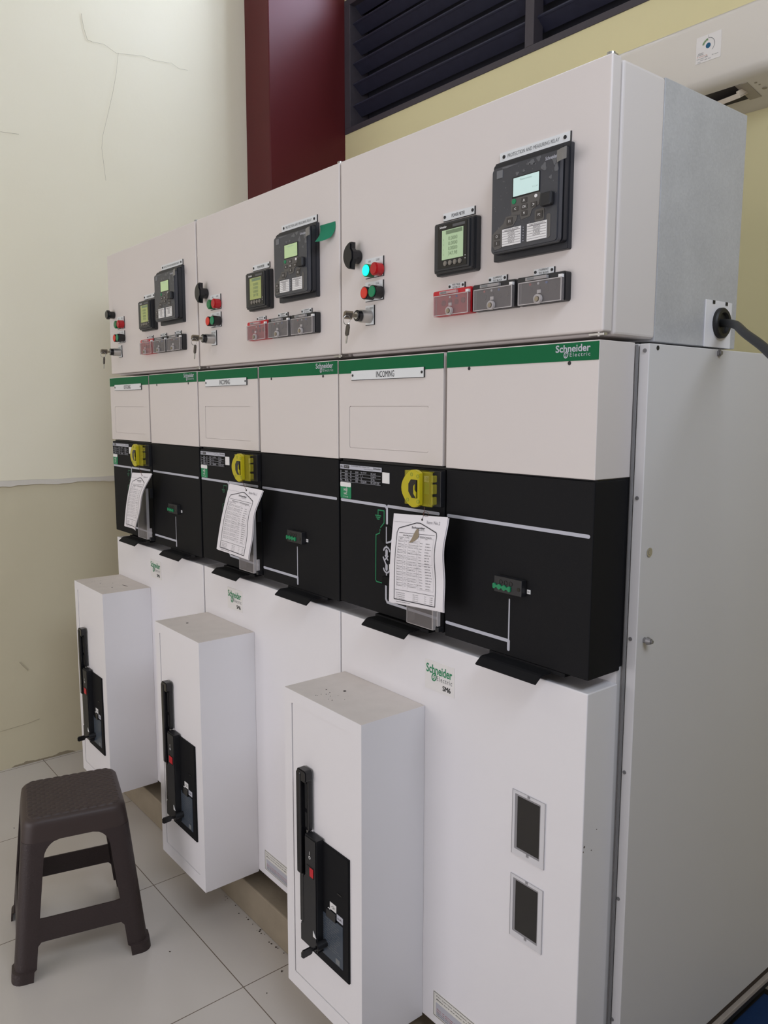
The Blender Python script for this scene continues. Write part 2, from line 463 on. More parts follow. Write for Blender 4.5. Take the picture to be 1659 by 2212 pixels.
# bright clerestory above it
SKYP = mat('daylit_pane', (214, 228, 255), .3, emit=21)
w2 = bpy.data.objects.new('window_2', None); COL.objects.link(w2); w2.location = (CX0, YB, CZ0); w2['kind'] = 'structure'; ORG[w2] = Vector((CX0, YB, CZ0))
q = B()
for a in (CX0, .42, CX1-.04): q.box(a, a+.04, YB+.02, YB+.08, CZ0, CZ1)
q.box(CX0, CX1, YB+.02, YB+.08, CZ0, CZ0+.02); q.box(CX0, CX1, YB+.02, YB+.08, CZ1-.04, CZ1)
q.link('window_frame', LFRAME, w2)
B().box(CX0, CX1, YB+.10, YB+.12, CZ0, CZ1).link('pane', SKYP, w2)
# unseen frames added on the solid walls around the two area lights
WF = mat('added_frame_paint', (196, 190, 176), .5)
q = B()
for a in (-.46, 1.27, 3.0): q.box(a, a+.06, -4.2, -4.15, .33, 2.2)
for z in (.30, 2.2): q.box(-.46, 3.06, -4.2, -4.15, z, z+.06)
struct(q.link('added_frame_front', WF))
q = B()
for a in (-1.58, -.78, .02): q.box(3.85, 3.9, a, a+.06, 2.36, 3.56)
for z in (2.32, 3.54): q.box(3.85, 3.9, -1.58, .08, z, z+.06)
struct(q.link('added_frame_right', WF))
# concrete plinth under the switchgear
q = B().box(-.02, 2.14, -.026, 1.05, ZF, .030, .004); struct(q.link('trim_3', CONC))

# ------------------------------------------------------------------ switchgear cubicles
def box_groove(bm_b, pts, wd, y): pass

def breaker_box(root, X, variant):
    x0, x1, yf, z0, z1 = X+.018, X+.3175, -.1825, .0795, .831
    # steel housing: sides and a front frame around the inset door
    h = rrect(X+.049, X+.283, .118, .801, .002, 2)
    q = B().holed(x0, x1, z0, z1, h, yf, yf+.012)
    q.box(x0, x1, yf+.012, -.0055, z0, z1)
    hb = q.link('breaker_box', WHITE, root)
    q = B().prism(rrect(X+.0515, X+.2825, .1195, .8003, .002, 2), yf+.0012, yf+.011); q.link('breaker_door', WHITE, hb)
    # dirt specks on the dusty top
    B().box(x0+.0008, x1-.0008, yf+.0008, -.0058, z1-.0004, z1+.0003).link('dust_layer', mat('settled_dust', (218, 209, 202), .9, noise=.08, nscale=25), hb)
    DIRT = mat('dirt_speck', (44, 34, 28), .9)
    q = B()
    rnd = random.Random(11+variant)
    for k in range((9, 1, 13)[variant]):
        cx = X + .135 + rnd.gauss(0, .022); cy = -.12 + rnd.gauss(0, .02); r = rnd.choice((.0008, .001, .0013, .002)) if k else .0038
        if variant == 0: cx = X+.17+rnd.gauss(0, .06); cy = -.1+rnd.gauss(0, .03); r *= .8
        cx = min(max(cx, x0+.01), x1-.01); cy = min(max(cy, yf+.01), -.02)
        q.cyl((cx, cy, z1), 'z', r, .0006, 8)
    if variant == 0:
        for k in range(6): q.cyl((X+.215+.006*k, -.07+.001*k, z1), 'z', .0025, .0006, 8)
    q.link('dirt_speck', DIRT, hb)['kind'] = 'stuff'
    # black operating face of the circuit breaker
    yy = yf-.004
    q = B().prism([(X+.118, .219), (X+.275, .219), (X+.275, .512), (X+.118, .512)], yy, yf+.001, .001); q.link('breaker_face', BLACK, hb)
    # raised handle housing
    p = yf-.023
    q = B().prism([(X+.132, .519), (X+.179, .519), (X+.179, .2465), (X+.1105, .2465), (X+.1105, .291), (X+.124, .300), (X+.124, .412), (X+.132, .420)], p, yf-.003, .003)
    q.link('handle_housing', BLACK2, hb)
    # charging lever in two lengths
    q = B()
    q.box(X+.100, X+.118, yf-.024, yf-.006, .413, .661, .003)
    q.box(X+.118, X+.137, yf-.013, yf-.003, .522, .658, .002)
    q.prism(rrect(X+.100, X+.138, .640, .668, .008), yf-.022, yf-.004, .002)
    q.link('charging_lever', BLACKG, hb)
    q = B()
    for z0_, z1_ in ((.53, .565), (.575, .635)): q.box(X+.122, X+.131, yf-.0135, yf-.0125, z0_, z1_)
    q.link('lever_slot', mat('slot_black', (8, 8, 9), .7), hb)
    q = B().box(X+.106, X+.121, yf-.020, yf-.003, .292, .414, .002); q.link('lever_socket', BLACKG, hb)
    if variant < 2:   # grey label on the side of the housing
        q = B().box(X+.1093, X+.1108, yf-.021, yf-.005, .252, .284); q.link('side_label', LAM, hb)
    # red charge flag in its window
    yr = yf-.0234
    q = B().box(X+.1415, X+.169, yr-.0006, yr+.001, .424, .450); q.link('flag_window', BLACKG, hb)
    q = B().box(X+(.155 if variant == 2 else .146), X+.169, yr-.0014, yr, .427, .448); q.link('charge_flag', RED, hb)
    q = B()
    put_text(q.bm, 'I', X+.1535, X+.1550, .478, .486, lambda x, z: (x, yr-.0006, z), .02)
    q.ring((X+.154, yr-.0006, .471), .0038, .0026, .0004, 14)
    q.link('lettering', WPRINT, hb)
    # white warning triangle on the flank and the key standing out beside it
    q = B().prism([(X+.166, .284), (X+.178, .284), (X+.166, .298)], yr-.0012, yr); q.link('warning_triangle', WPRINT, hb)
    q = B().cyl((X+.188, yf-.030, .272), 'y', .009, .028, 20, bev=.001); q.link('lock', BLACK2, hb)
    M = Matrix.Translation((X+.188, yf-.030, .272))
    q = B().xprism([(0, -.003), (-.012, -.003), (-.013, -.007), (-.016, -.0085), (-.036, -.0095), (-.040, -.006), (-.040, .004), (-.036, .0085), (-.016, .0085), (-.013, .006), (-.012, .003), (0, .003)], -.0022, .0022, M=M); q.link('key', BLACKG, hb)
    # labels on the face
    yt = yy-.0008
    for (a, c, d, e, s) in ((.206, .230, .366, .383, '-Q1'), (.232, .255, .351, .366, 'mA')):
        q = B().box(X+a, X+c, yt, yy+.0005, d, e); q.link('device_tag', WPRINT if s == '-Q1' else GREYP, hb)
        text('lettering', s, X+a+.004, X+c-.004, d+.005, e-.005, yt-.0004, KPRINT, hb)
    q = B().box(X+.196, X+.232, yt-.004, yy+.001, .345, .364); q.link('position_window', BLACKG, hb)
    q = B().ring((X+.203, yt-.0008, .361), .006, .0042, .0008, 16)
    q.link('open_mark', WPRINT, hb)
    q = B().box(X+.170, X+.2545, yt, yy+.0005, .242, .345); q.link('rating_plate', BLUEP, hb)
    q = B(); rnd = random.Random(3)
    for k in range(13):
        z = .337-.0058*k; x = X+.174
        while x < X+.235:
            ln = rnd.uniform(.006, .018); line2(q.bm, x, z, min(x+ln, X+.248), z, .0011, lambda a, c: (a, yt-.0004, c)); x += ln+.004
    q.link('fine_print', GPRINT, hb)
    q = B().box(X+.228, X+.243, yt-.0006, yt, .245, .258); q.link('code_sticker', GPRINT, hb)
    q = B().box(X+.235, X+.252, yt-.0006, yy, .4155, .4185); q.link('slot', BLACKG, hb)

def nameplate(parent, x0, x1, z0, z1, y, lines, rr, tfrac=(.36, .62), tz=(.2, .8), name='nameplate', ink=KPRINT):
    """engraved laminate: black core showing at the edges, white face, two rivets"""
    q = B().box(x0, x1, y-.0022, y, z0, z1); q.link(name, LAM, parent)
    p = q
    q = B().box(x1, x1+.0016, y-.0022, y, z0-.0012, z1); q.box(x0, x1, y-.0022, y, z0-.0012, z0); q.link('plate_edge', KPRINT, parent)
    if rr:
        for dx in (rr[0], -rr[0]):
            B().cyl(((x0 if dx > 0 else x1)+dx, y-.0034, (z0+z1)/2), 'y', rr[1], .0014, 14).link('rivet', BLACK2, parent)
    n = len(lines); wd = x1-x0; h = (z1-z0)/n
    q = B()
    for i, s in enumerate(lines):
        za = z1-h*(i+1)
        put_text(q.bm, s, x0+wd*tfrac[0], x0+wd*tfrac[1], za+h*tz[0], za+h*tz[1], lambda a, c: (a, y-.0026, c))
    q.link('lettering', ink, parent)

YF = -.008      # front plane of covers
def cubicle(i, X, label, title, sticker):
    last = i == 2
    root = thing('switchgear_cubicle', label, 'switchgear', (X+.375, .5, .030), 'switchgear cubicles in the row')
    q = B().box(X+.001, X+.749, .1, .98, .032, .115, .003); q.link('base_frame', mat('brown_base_steel', (96, 80, 66), .7, noise=.15, nscale=30), root)
    q = B().box(X+.001, X+.749, .1, .98, .115, 1.596, .003); q.link('cabinet_body', SIDE, root)
    q = B().box(X+.001, X+(.7445 if last else .7512), .004, .1, 1.3645, 1.592); q.link('front_frame', POST, root)
    q = B().box(X+.003, X+.744, .004, .1, 1.012, 1.361); q.link('front_frame', BLACK2, root)
    # ---- upper covers
    LC = (X+.005, X+.3685); RC = (X+.3785, X+.7475)
    h = rrect(X+.046, X+.324, 1.390, 1.488, .004, 3)
    q = B().holed(LC[0], LC[1], 1.364, 1.5965, h, YF, YF+.0025)
    q.box(LC[0], LC[1], YF+.0025, .094, 1.364, 1.5965)
    lc = q.link('upper_cover', WHITE2, root)
    q = B().prism(rrect(X+.0470, X+.3235, 1.3908, 1.4868, .004, 3), YF+.0006, YF+.0028); q.link('blank_panel', WHITE2, lc)
    q = B().box(LC[0], LC[1], YF-.0008, YF+.001, 1.564, 1.5945); q.link('green_band', GREEN, lc)
    nameplate(lc, X+.058, X+.311, 1.5485, 1.569, YF-.0008, [title], (.0055, .0028), (.37, .62), (.17, .83))
    q = B().box(RC[0], RC[1], YF, .094, 1.3615, 1.5975, .0012); rc = q.link('upper_cover', WHITE2, root)
    q = B().box(RC[0], RC[1]-.0008, YF-.0008, YF+.001, 1.5645, 1.5955); q.link('green_band', GREEN, rc)
    logo(rc, X+.656, X+.730, 1.5705, 1.5925, YF-.0012, GREYP, GREYP)
    for x in (.442, .686): B().cyl((X+x, YF-.0004, 1.561), 'y', .0036, .001, 16).link('screw_hole', KPRINT, rc)
    # ---- black fascias
    q = B().box(X+.007, X+.3755, YF, .086, 1.0095, 1.3565, .002); lf = q.link('left_fascia', BLACK, root)
    q = B().box(X+.3805, X+.748, YF, .086, 1.0055, 1.3585, .002); rf = q.link('right_fascia', BLACK, root)
    yp = YF-.0007
    F = lambda x, z: (X+x, yp, z)
    def bar(q, pts, wd):
        # every printed stroke lies a hair above the one before, so that none coincide
        st = getattr(q, 'n', 0)
        for a, c in zip(pts, pts[1:]):
            st += 1; line2(q.bm, *a, *c, wd, lambda x, z, k=st: (X+x, yp-.000012*k, z))
        for p in pts:
            st += 1
            m = 12; c0 = [q.bm.verts.new((X+p[0]+wd/2*math.cos(2*PI*k/m), yp-.000012*st, p[1]+wd/2*math.sin(2*PI*k/m))) for k in range(m)]
            q.bm.faces.new(c0)
        q.n = st
    # single line diagram, left: busbar, down to switch and breaker, and out at the bottom
    q = B()
    bar(q, [(.014, 1.263), (.182, 1.263), (.188, 1.258), (.188, 1.224)], .0068)
    bar(q, [(.192, 1.2635), (.359, 1.2635)], .0068)
    bar(q, [(.1875, 1.216), (.1875, 1.179)], .0036)
    bar(q, [(.185, 1.088), (.185, 1.048), (.190, 1.041), (.357, 1.038)], .0062)
    for (a0, a1, cz, r) in ((15, 165, 1.158, .011), (195, 345, 1.121, .011)):
        bar(q, [(.1875+r*math.cos(math.radians(a0+(a1-a0)*k/8)), cz+r*math.sin(math.radians(a0+(a1-a0)*k/8))) for k in range(9)], .0042)
    bar(q, [(.1875, 1.171), (.1875, 1.180)], .0042); bar(q, [(.1875, 1.100), (.1875, 1.110)], .0042)
    bar(q, [(.1875, 1.179), (.203, 1.184), (.214, 1.196)], .0040)
    for cz in (1.1565, 1.1225):
        bar(q, [(.1875, cz-.004), (.1875, cz+.004)], .0085)
    bar(q, [(.1830, 1.140), (.1925, 1.149)], .0034); bar(q, [(.1830, 1.149), (.1925, 1.140)], .0034)
    bar(q, [(.176, 1.144), (.185, 1.130)], .0042)
    q.link('line_diagram', GREYP, lf)
    q = B()
    bar(q, [(.1555, 1.241), (.1555, 1.2515), (.1775, 1.2515), (.1775, 1.224), (.165, 1.212)], .0026)
    bar(q, [(.163, 1.207), (.163, 1.199), (.148, 1.193), (.147, 1.087), (.150, 1.083), (.181, 1.083)], .0026)
    bar(q, [(.146, 1.2385), (.166, 1.2385)], .0024); bar(q, [(.149, 1.2345), (.163, 1.2345)], .0024); bar(q, [(.152, 1.2305), (.160, 1.2305)], .0024)
    q.link('earth_diagram', GREENL if i == 2 else mat('dim_green_print', (10, 84, 58), .5), lf)
    q = B().cyl((X+.1875, YF-.0014, 1.197), 'y', .0245, .002, 32); q.link('position_disc', MATTE, lf)
    q = B(); line2(q.bm, .1875, 1.178, .1875, 1.216, .0034, lambda x, z: (X+x, YF-.0022, z)); q.link('position_line', GREYP, lf)
    q = B().box(X+.183, X+.225, YF-.012, YF, 1.083, 1.103, .001); q.link('breaker_indicator', MATTE, lf)
    q = B().box(X+.1965, X+.214, YF-.0016, YF, 1.119, 1.131); q.link('device_tag', WPRINT, lf)
    # ---- rating label, text rows in white on black
    pl = B().box(X+.009, X+.169, YF-.0010, YF, 1.3075, 1.349); pl = pl.link('rating_label', MATTE, lf)
    q = B().box(X+.009, X+.169, YF-.0014, YF-.0009, 1.3385, 1.349); q.link('label_header', GREYP, lf)
    q = B().box(X+.0245, X+.046, YF-.0018, YF-.0013, 1.3402, 1.3475); q.link('label_header', BLACKG, lf)
    yl = YF-.0021
    q = B(); T = lambda s, a, c, d, e: put_text(q.bm, s, X+a, X+c, d, e, lambda x, z: (x, yl, z))
    T('SM6 -', .0105, .0235, 1.341, 1.3465); T('Switchgear for indoor use', .055, .125, 1.3455, 1.348); T('Made in compliance', .105, .137, 1.3405, 1.343)
    T('Schneider', .139, .167, 1.343, 1.3480); q.link('lettering', KPRINT, lf)
    q = B()
    T('DM1-W', .027, .0435, 1.342, 1.346)
    for k, row in enumerate((('Ur', '24 kV', 'Ud', '50 kV', 'Up 125 kV', 'IAC A-FL'), ('Ir', '630 A', 'Ik', '16 kA', '1 s', '16 kA/1s'), ('fr', '50 Hz', 'Ip', '40 kA', 'Ua', '24 Vdc'), ('Pre', '40 kPa', 'Nr', '2023', '02246-005', 'IEC 62271-200'))):
        z = 1.3335-.0070*k
        for a, s in zip((.011, .029, .051, .071, .092, .130), row): T(s, a, a+.0024*len(s), z-.0026, z+.0018)
        line2(q.bm, X+.010, z-.0042, X+.166, z-.0042, .0005, lambda x, zz: (x, yl, zz))
    q.link('lettering', GREYP, lf)
    q = B().box(X+.171, X+.196, YF-.0012, YF, 1.3145, 1.339); q.link('white_sticker', WPRINT, lf)
    # ---- green tag sticker
    q = B().prism(rrect(X+.0095, X+.052, 1.2675, 1.3065, .003), YF-.0010, YF); q.link('green_sticker', GREENL, lf)
    q = B().prism(rrect(X+.0095, X+.052, 1.2955, 1.3065, .003), YF-.0014, YF-.0008); q.link('sticker_header', WPRINT, lf)
    q = B(); put_text(q.bm, 'NFC', X+.0245, X+.0375, 1.2765, 1.2815, lambda x, z: (x, YF-.0016, z), .01)
    put_text(q.bm, 'N', X+.024, X+.030, 1.2855, 1.2915, lambda x, z: (x, YF-.0016, z), .02)
    for k in range(3):
        prev = None
        for j in range(7):
            a = math.radians(-50+100*j/6); r = .003+.0026*k
            p = (X+.0295+r*math.cos(a), 1.2885+r*math.sin(a))
            if prev: line2(q.bm, *prev, *p, .0011, lambda x, z: (x, YF-.0016, z))
            prev = p
    put_text(q.bm, 'Tag', X+.021, X+.041, 1.2705, 1.2730, lambda x, z: (x, YF-.0016, z))
    q.link('lettering', WPRINT, lf)
    # ---- yellow interlock cover
    q = B().box(X+.338, X+.3745, YF-.010, YF, 1.279, 1.3535, .001); q.link('hinge_bracket', BLACK2, lf)
    q = B().box(X+.356, X+.3695, YF-.013, YF-.002, 1.279, 1.3535, .001)
    q = B().box(X+.316, X+.338, YF-.0030, YF, 1.302, 1.327); ob = q.link('switch_label', GREENL, lf)
    q = B().box(X+.316, X+.338, YF-.0036, YF-.002, 1.328, 1.341); q.link('device_tag', WPRINT, lf)
    text('lettering', '-QS1', X+.3185, X+.3355, 1.3310, 1.3380, YF-.0040, KPRINT, lf)
    cxx, czz = .3245, 1.3165
    q = B()
    y0 = -.040
    q.box(X+.285, X+.372, y0, y0+.0025, 1.2805, 1.3525, .001)          # lid
    q.box(X+.2852, X+.2875, y0+.003, YF, 1.2807, 1.3523); q.box(X+.288, X+.355, y0+.003, YF, 1.2807, 1.283); q.box(X+.288, X+.355, y0+.003, YF, 1.350, 1.3523)
    for za, zc in ((1.286, 1.302), (1.308, 1.328), (1.332, 1.346)):
        q.box(X+.3695, X+.3765, y0-.0015, y0+.010, za, zc, .0015)
    yc = q.link('interlock_cover', YEL, lf)
    # big turn disc, flat on its right side, with six-sided opening
    pts = []
    for k in range(36):
        a = 2*PI*k/36; r = .0385 + .0012*math.cos(4*a)
        pts.append((X+cxx+min(.019, r*math.cos(a)), czz+r*math.sin(a)))
    q = B().prism(pts, y0-.010, y0-.0005, .0015); q.link('turn_disc', YELD, lf)
    hexp = [(-.0165, -.007), (-.006, -.0195), (.010, -.0195), (.010, .0190), (-.009, .0190), (-.0165, .010)]
    q = B().prism([(X+cxx+.003+a, czz+c) for a, c in hexp], y0-.0125, y0-.009, .001); q.link('handle_socket', BLACKG, lf)
    q = B().prism([(X+cxx+.0045, czz-.010), (X+cxx+.0120, czz-.0185), (X+cxx+.0120, czz-.006), (X+cxx+.0080, czz-.002), (X+cxx+.0080, czz+.010), (X+cxx+.0045, czz+.006)], y0-.0140, y0-.010, .0006)
    q.link('socket_tab', YELD, lf)
    q = B()
    for a in (62, 100, 235, 300):
        q.ring((X+cxx+.030*math.cos(math.radians(a)), y0-.0105, czz+.030*math.sin(math.radians(a))), .0042, .0026, .0008, 12)
    q.link('disc_mark', mat('olive_print', (140, 150, 40), .5), lf)
    # ---- clear access cover beside it, hinged on the right
    y0 = -.030
    q = B().box(X+.284, X+.365, y0, y0+.002, 1.0195, 1.1995).box(X+.2842, X+.2856, y0+.0022, YF, 1.020, 1.1990)
    q.link('clear_cover', CLEAR, lf)
    q = B().box(X+.3655, X+.3690, y0-.001, y0+.008, 1.018, 1.20).box(X+.2825, X+.2838, y0-.0006, y0+.003, 1.018, 1.20).box(X+.2842, X+.365, y0-.0006, y0+.002, 1.0175, 1.0190)
    q.box(X+.371, X+.376, y0+.006, y0+.014, 1.026, 1.058, .001)
    q.link('cover_edge', CLEARE, lf)
    B().box(X+.368, X+.3785, y0+.006, YF, 1.014, 1.024, .001).link('cover_hinge', BLACK2, lf); B().box(X+.369, X+.3745, y0+.012, YF, 1.165, 1.20, .001).link('cover_hinge', BLACK2, lf)
    # ---- right fascia: busbar, cable drop, voltage indicator
    q = B(); bar(q, [(.388, 1.263), (.739, 1.263)], .0068); bar(q, [(.387, 1.036), (.561, 1.036)], .0068)
    bar(q, [(.561, 1.036), (.561, 1.019)], .0068); bar(q, [(.561, 1.036), (.561, 1.118)], .0034)
    q.link('line_diagram', GREYP, rf)
    q = B().box(X+.532, X+.602, YF-.014, YF, 1.1315, 1.163, .0012); vi = q.link('voltage_indicator', BLACK2, rf)
    q = B()
    for k in range(3): q.ring((X+.550+.0125*k, YF-.0146, 1.1525), .0046, .0036, .001, 16)
    q.cyl((X+.595, YF-.0146, 1.145), 'y', .0038, .001, 14)
    q.link('test_socket', BLACKG, rf)
    up_, dn = [], []
    for k in range(25):
        t = k/24; x = .531+.045*t; wv = .0018*math.sin(t*PI*7)
        up_.append((X+x, 1.1468+wv-.001*t)); dn.append((X+x, 1.1395-wv-.001*t))
    q = B().prism(dn + up_[::-1], YF-.017, YF-.0138); q.link('socket_flap', GREENL, rf)
    q = B().box(X+.6045, X+.6125, YF-.0012, YF, 1.1375, 1.1455); q.link('device_tag', WPRINT, rf)
    text('lettering', 'H01', X+.606, X+.611, 1.140, 1.143, YF-.0016, KPRINT, rf)
    # ---- steel lips under the fascias
    for a, c in ((.150, .300), (.516, .667)):
        pr = [(.02, 1.0015), (-.035, 1.0015), (-.040, .9995), (-.0535, .9885), (-.0525, .9860), (-.038, .9970), (-.034, .9985), (.02, .9985)]
        q = B().xprism(pr, X+a, X+c); q.box(X+a-.006, X+c+.030, -.008, .05, .9985, 1.0055, .001)
        q.link('pull_lip', BLACK, root)
    # ---- lower panel
    q = B().box(X+.0035, X+.7465, -.005, .084, .085, .9805, .0022, 3); lp = q.link('lower_panel', WHITE, root)
    q = B().box(X+.004, X+.744, .083, .1, .12, 1.01); q.link('front_frame', SIDE, root)
    sx = X+sticker
    ys = -.0055
    q = B().box(sx-.004, sx+.088, ys-.0003, ys+.001, .8745, .940); q.link('logo_sticker', mat('clear_sticker', (229, 226, 223), .35), lp)
    logo(lp, sx, sx+.081, .897, .932, ys-.0006, GREENL, GPRINT)
    q = B()
    for k in range(4): put_text(q.bm, 'SM6', sx+.052+.0004*k, sx+.0758+.0004*k, .8815, .8925, lambda x, z, kk=k: (x, ys-.0006-.00002*kk, z))
    q.link('lettering', KPRINT, lp)
    # warning notice near the bottom
    q = B().box(X+.355, X+.545, ys-.0003, ys+.001, .106, .168); q.link('warning_notice', STK, lp)
    q = B(); f = lambda x, z: (X+x, ys-.0006, z)
    for a in ((.357, .108, .543, .108), (.357, .166, .543, .166), (.357, .108, .357, .166), (.543, .108, .543, .166)): line2(q.bm, *a, .0011, f)
    for s_, a, c, z, hh in (('For correct operation of the shutters', .366, .53, .1585, .0038), ('Make sure the door is fully closed before', .366, .535, .1505, .0042)):
        put_text(q.bm, s_, X+a, X+c, z-.002, z-.002+hh, lambda x, zz: (x, ys-.0006, zz), .006)
    for z in (.1185, .1135): put_text(q.bm, 'operate the lever to the end position and lock', X+.368, X+.52, z-.0014, z+.0014, lambda x, zz: (x, ys-.0009, zz))
    q.link('lettering', KPRINT, lp)
    q = B().box(X+.364, X+.535, ys-.0006, ys, .1105, .1425); q.link('notice_panel', mat('grey_notice_print', (182, 182, 188), .5), lp)
    q = B()
    for z in (.1275, .1225): put_text(q.bm, 'Risk of damage if the blind is forced open', X+.368, X+.515, z-.0014, z+.0014, lambda x, zz: (x, ys-.0009, zz))
    q.link('lettering', RPRINT, lp)
    # two viewing windows
    if last:
        GLS = mat('dark_viewing_glass', (34, 32, 31), .22)
        GASK = mat('grey_gasket', (140, 138, 140), .4)
        for za, zc in ((.606, .7405), (.430, .5635)):
            xa, xc = X+.5795, X+.6615
            q = B().holed(xa, xc, za, zc, rrect(xa+.0065, xc-.0115, za+.0125, zc-.0070, .0015, 2), ys-.0016, ys+.001); q.link('window_bezel', mat('clear_bezel', (214, 212, 214), .2), lp)
            q = B(); g = lambda x, z: (x, ys-.0020, z)
            for a in ((xa, zc, xc, zc), (xa, za, xa, zc), (xc-.0005, za, xc-.0005, zc)): line2(q.bm, *a, .0008, g)
            q.link('bezel_line', GASK, lp)
            for zz in (zc-.003, za+.0102): B().box((xa+xc)/2-.003, (xa+xc)/2+.003, ys-.0022, ys-.001, zz-.0025, zz+.0025).link('bezel_clip', GASK, lp)
            q = B().holed(xa+.0065, xc-.0115, za+.0125, zc-.007, rrect(xa+.0125, xc-.0135, za+.0165, zc-.0105, .001, 2), ys-.0010, ys+.001); q.link('window_gasket', GASK, lp)
            q = B().box(xa+.0065, xc-.0115, ys-.0006, ys+.001, za+.0125, zc-.007); q.link('viewing_glass', GLS, lp)
    breaker_box(root, X, i)
    if last:
        # end sheet with its folded front flange, screws and bolts
        q = B().box(X+.752, X+.772, .1, .98, .118, 1.5955, .0015); sp = q.link('side_panel', SIDE, root)
        q = B().tube([(X+.7495, .096, .12), (X+.7495, .096, 1.594)], .0028, 8); q.link('edge_seal', mat('grey_seal', (120, 118, 118), .5), root)
        SCR = mat('zinc_screw', (140, 138, 138), .45, metal=.6)
        for x, z in ((.7635, 1.5833), (.7605, 1.3245), (.7590, 1.0654), (.7585, .8084), (.757, .553), (.755, .298)):
            q = B().cyl((X+x, .0985, z), 'y', .0036, .003, 14).cyl((X+x, .0978, z), 'y', .0016, .002, 8); q.link('screw', SCR, sp)
        q = B().cyl((X+.771, .1256, 1.5885), 'x', .0042, .0016, 14); q.link('hole', KPRINT, sp)
        q = B().cyl((X+.771, .3325, 1.5885), 'x', .0065, .005, 6).cyl((X+.776, .3325, 1.5885), 'x', .004, .003, 10); q.link('bolt', SCR, sp)
        q = B().cyl((X+.771, .127, 1.225), 'x', .0085, .0025, 20).cyl((X+.7733, .127, 1.225), 'x', .005, .001, 6); q.link('plug_screw', CHROME, sp)
        q = B().cyl((X+.771, .1235, 1.062), 'x', .0055, .008, 6).cyl((X+.779, .1235, 1.062), 'x', .0075, .008, 12, .005).cyl((X+.787, .1235, 1.062), 'x', .0035, .003, 8); q.link('bolt', SCR, sp)
        q = B().box(X+.752, X+.767, .102, .975, .092, .119); q.link('base_skirt', mat('rusty_base_strip', (66, 54, 46), .9, noise=.5, nscale=120, bump=.8, bscale=160), root)
        q = B().box(X+.752, X+.777, .101, 1.0, .0865, .0975, .001); q.link('base_angle', mat('weathered_angle_steel', (178, 168, 160), .6, noise=.1, nscale=60), root)
        q = B().box(X+.690, X+.752, .12, .97, .031, .09); q.link('base_frame', KPRINT, root)
        q = B()
        DENT = mat('chipped_paint_mark', (120, 112, 108), .7)
        for x, y, z, r in ((.7466, .0005, .690, .0022), (.7466, -.002, .681, .0013), (.7466, .022, .676, .0012), (.7466, .036, .712, .001)):
            q.cyl((X+x, y, z), 'x', r, .0006, 9)
        q.link('paint_chip', DENT, lp)
    return root

XS = (0.0, .7520, 1.5)
cubicle(0, XS[0], 'leftmost white switchgear cubicle, with the OUTGOING plate, standing next to the cream wall', 'OUTGOING', .328)
cubicle(1, XS[1], 'middle white switchgear cubicle with an INCOMING plate, between two other cubicles', 'INCOMING', .163)
cubicle(2, XS[2], 'rightmost white switchgear cubicle with two dark viewing windows and the exposed end panel', 'INCOMING', .322)

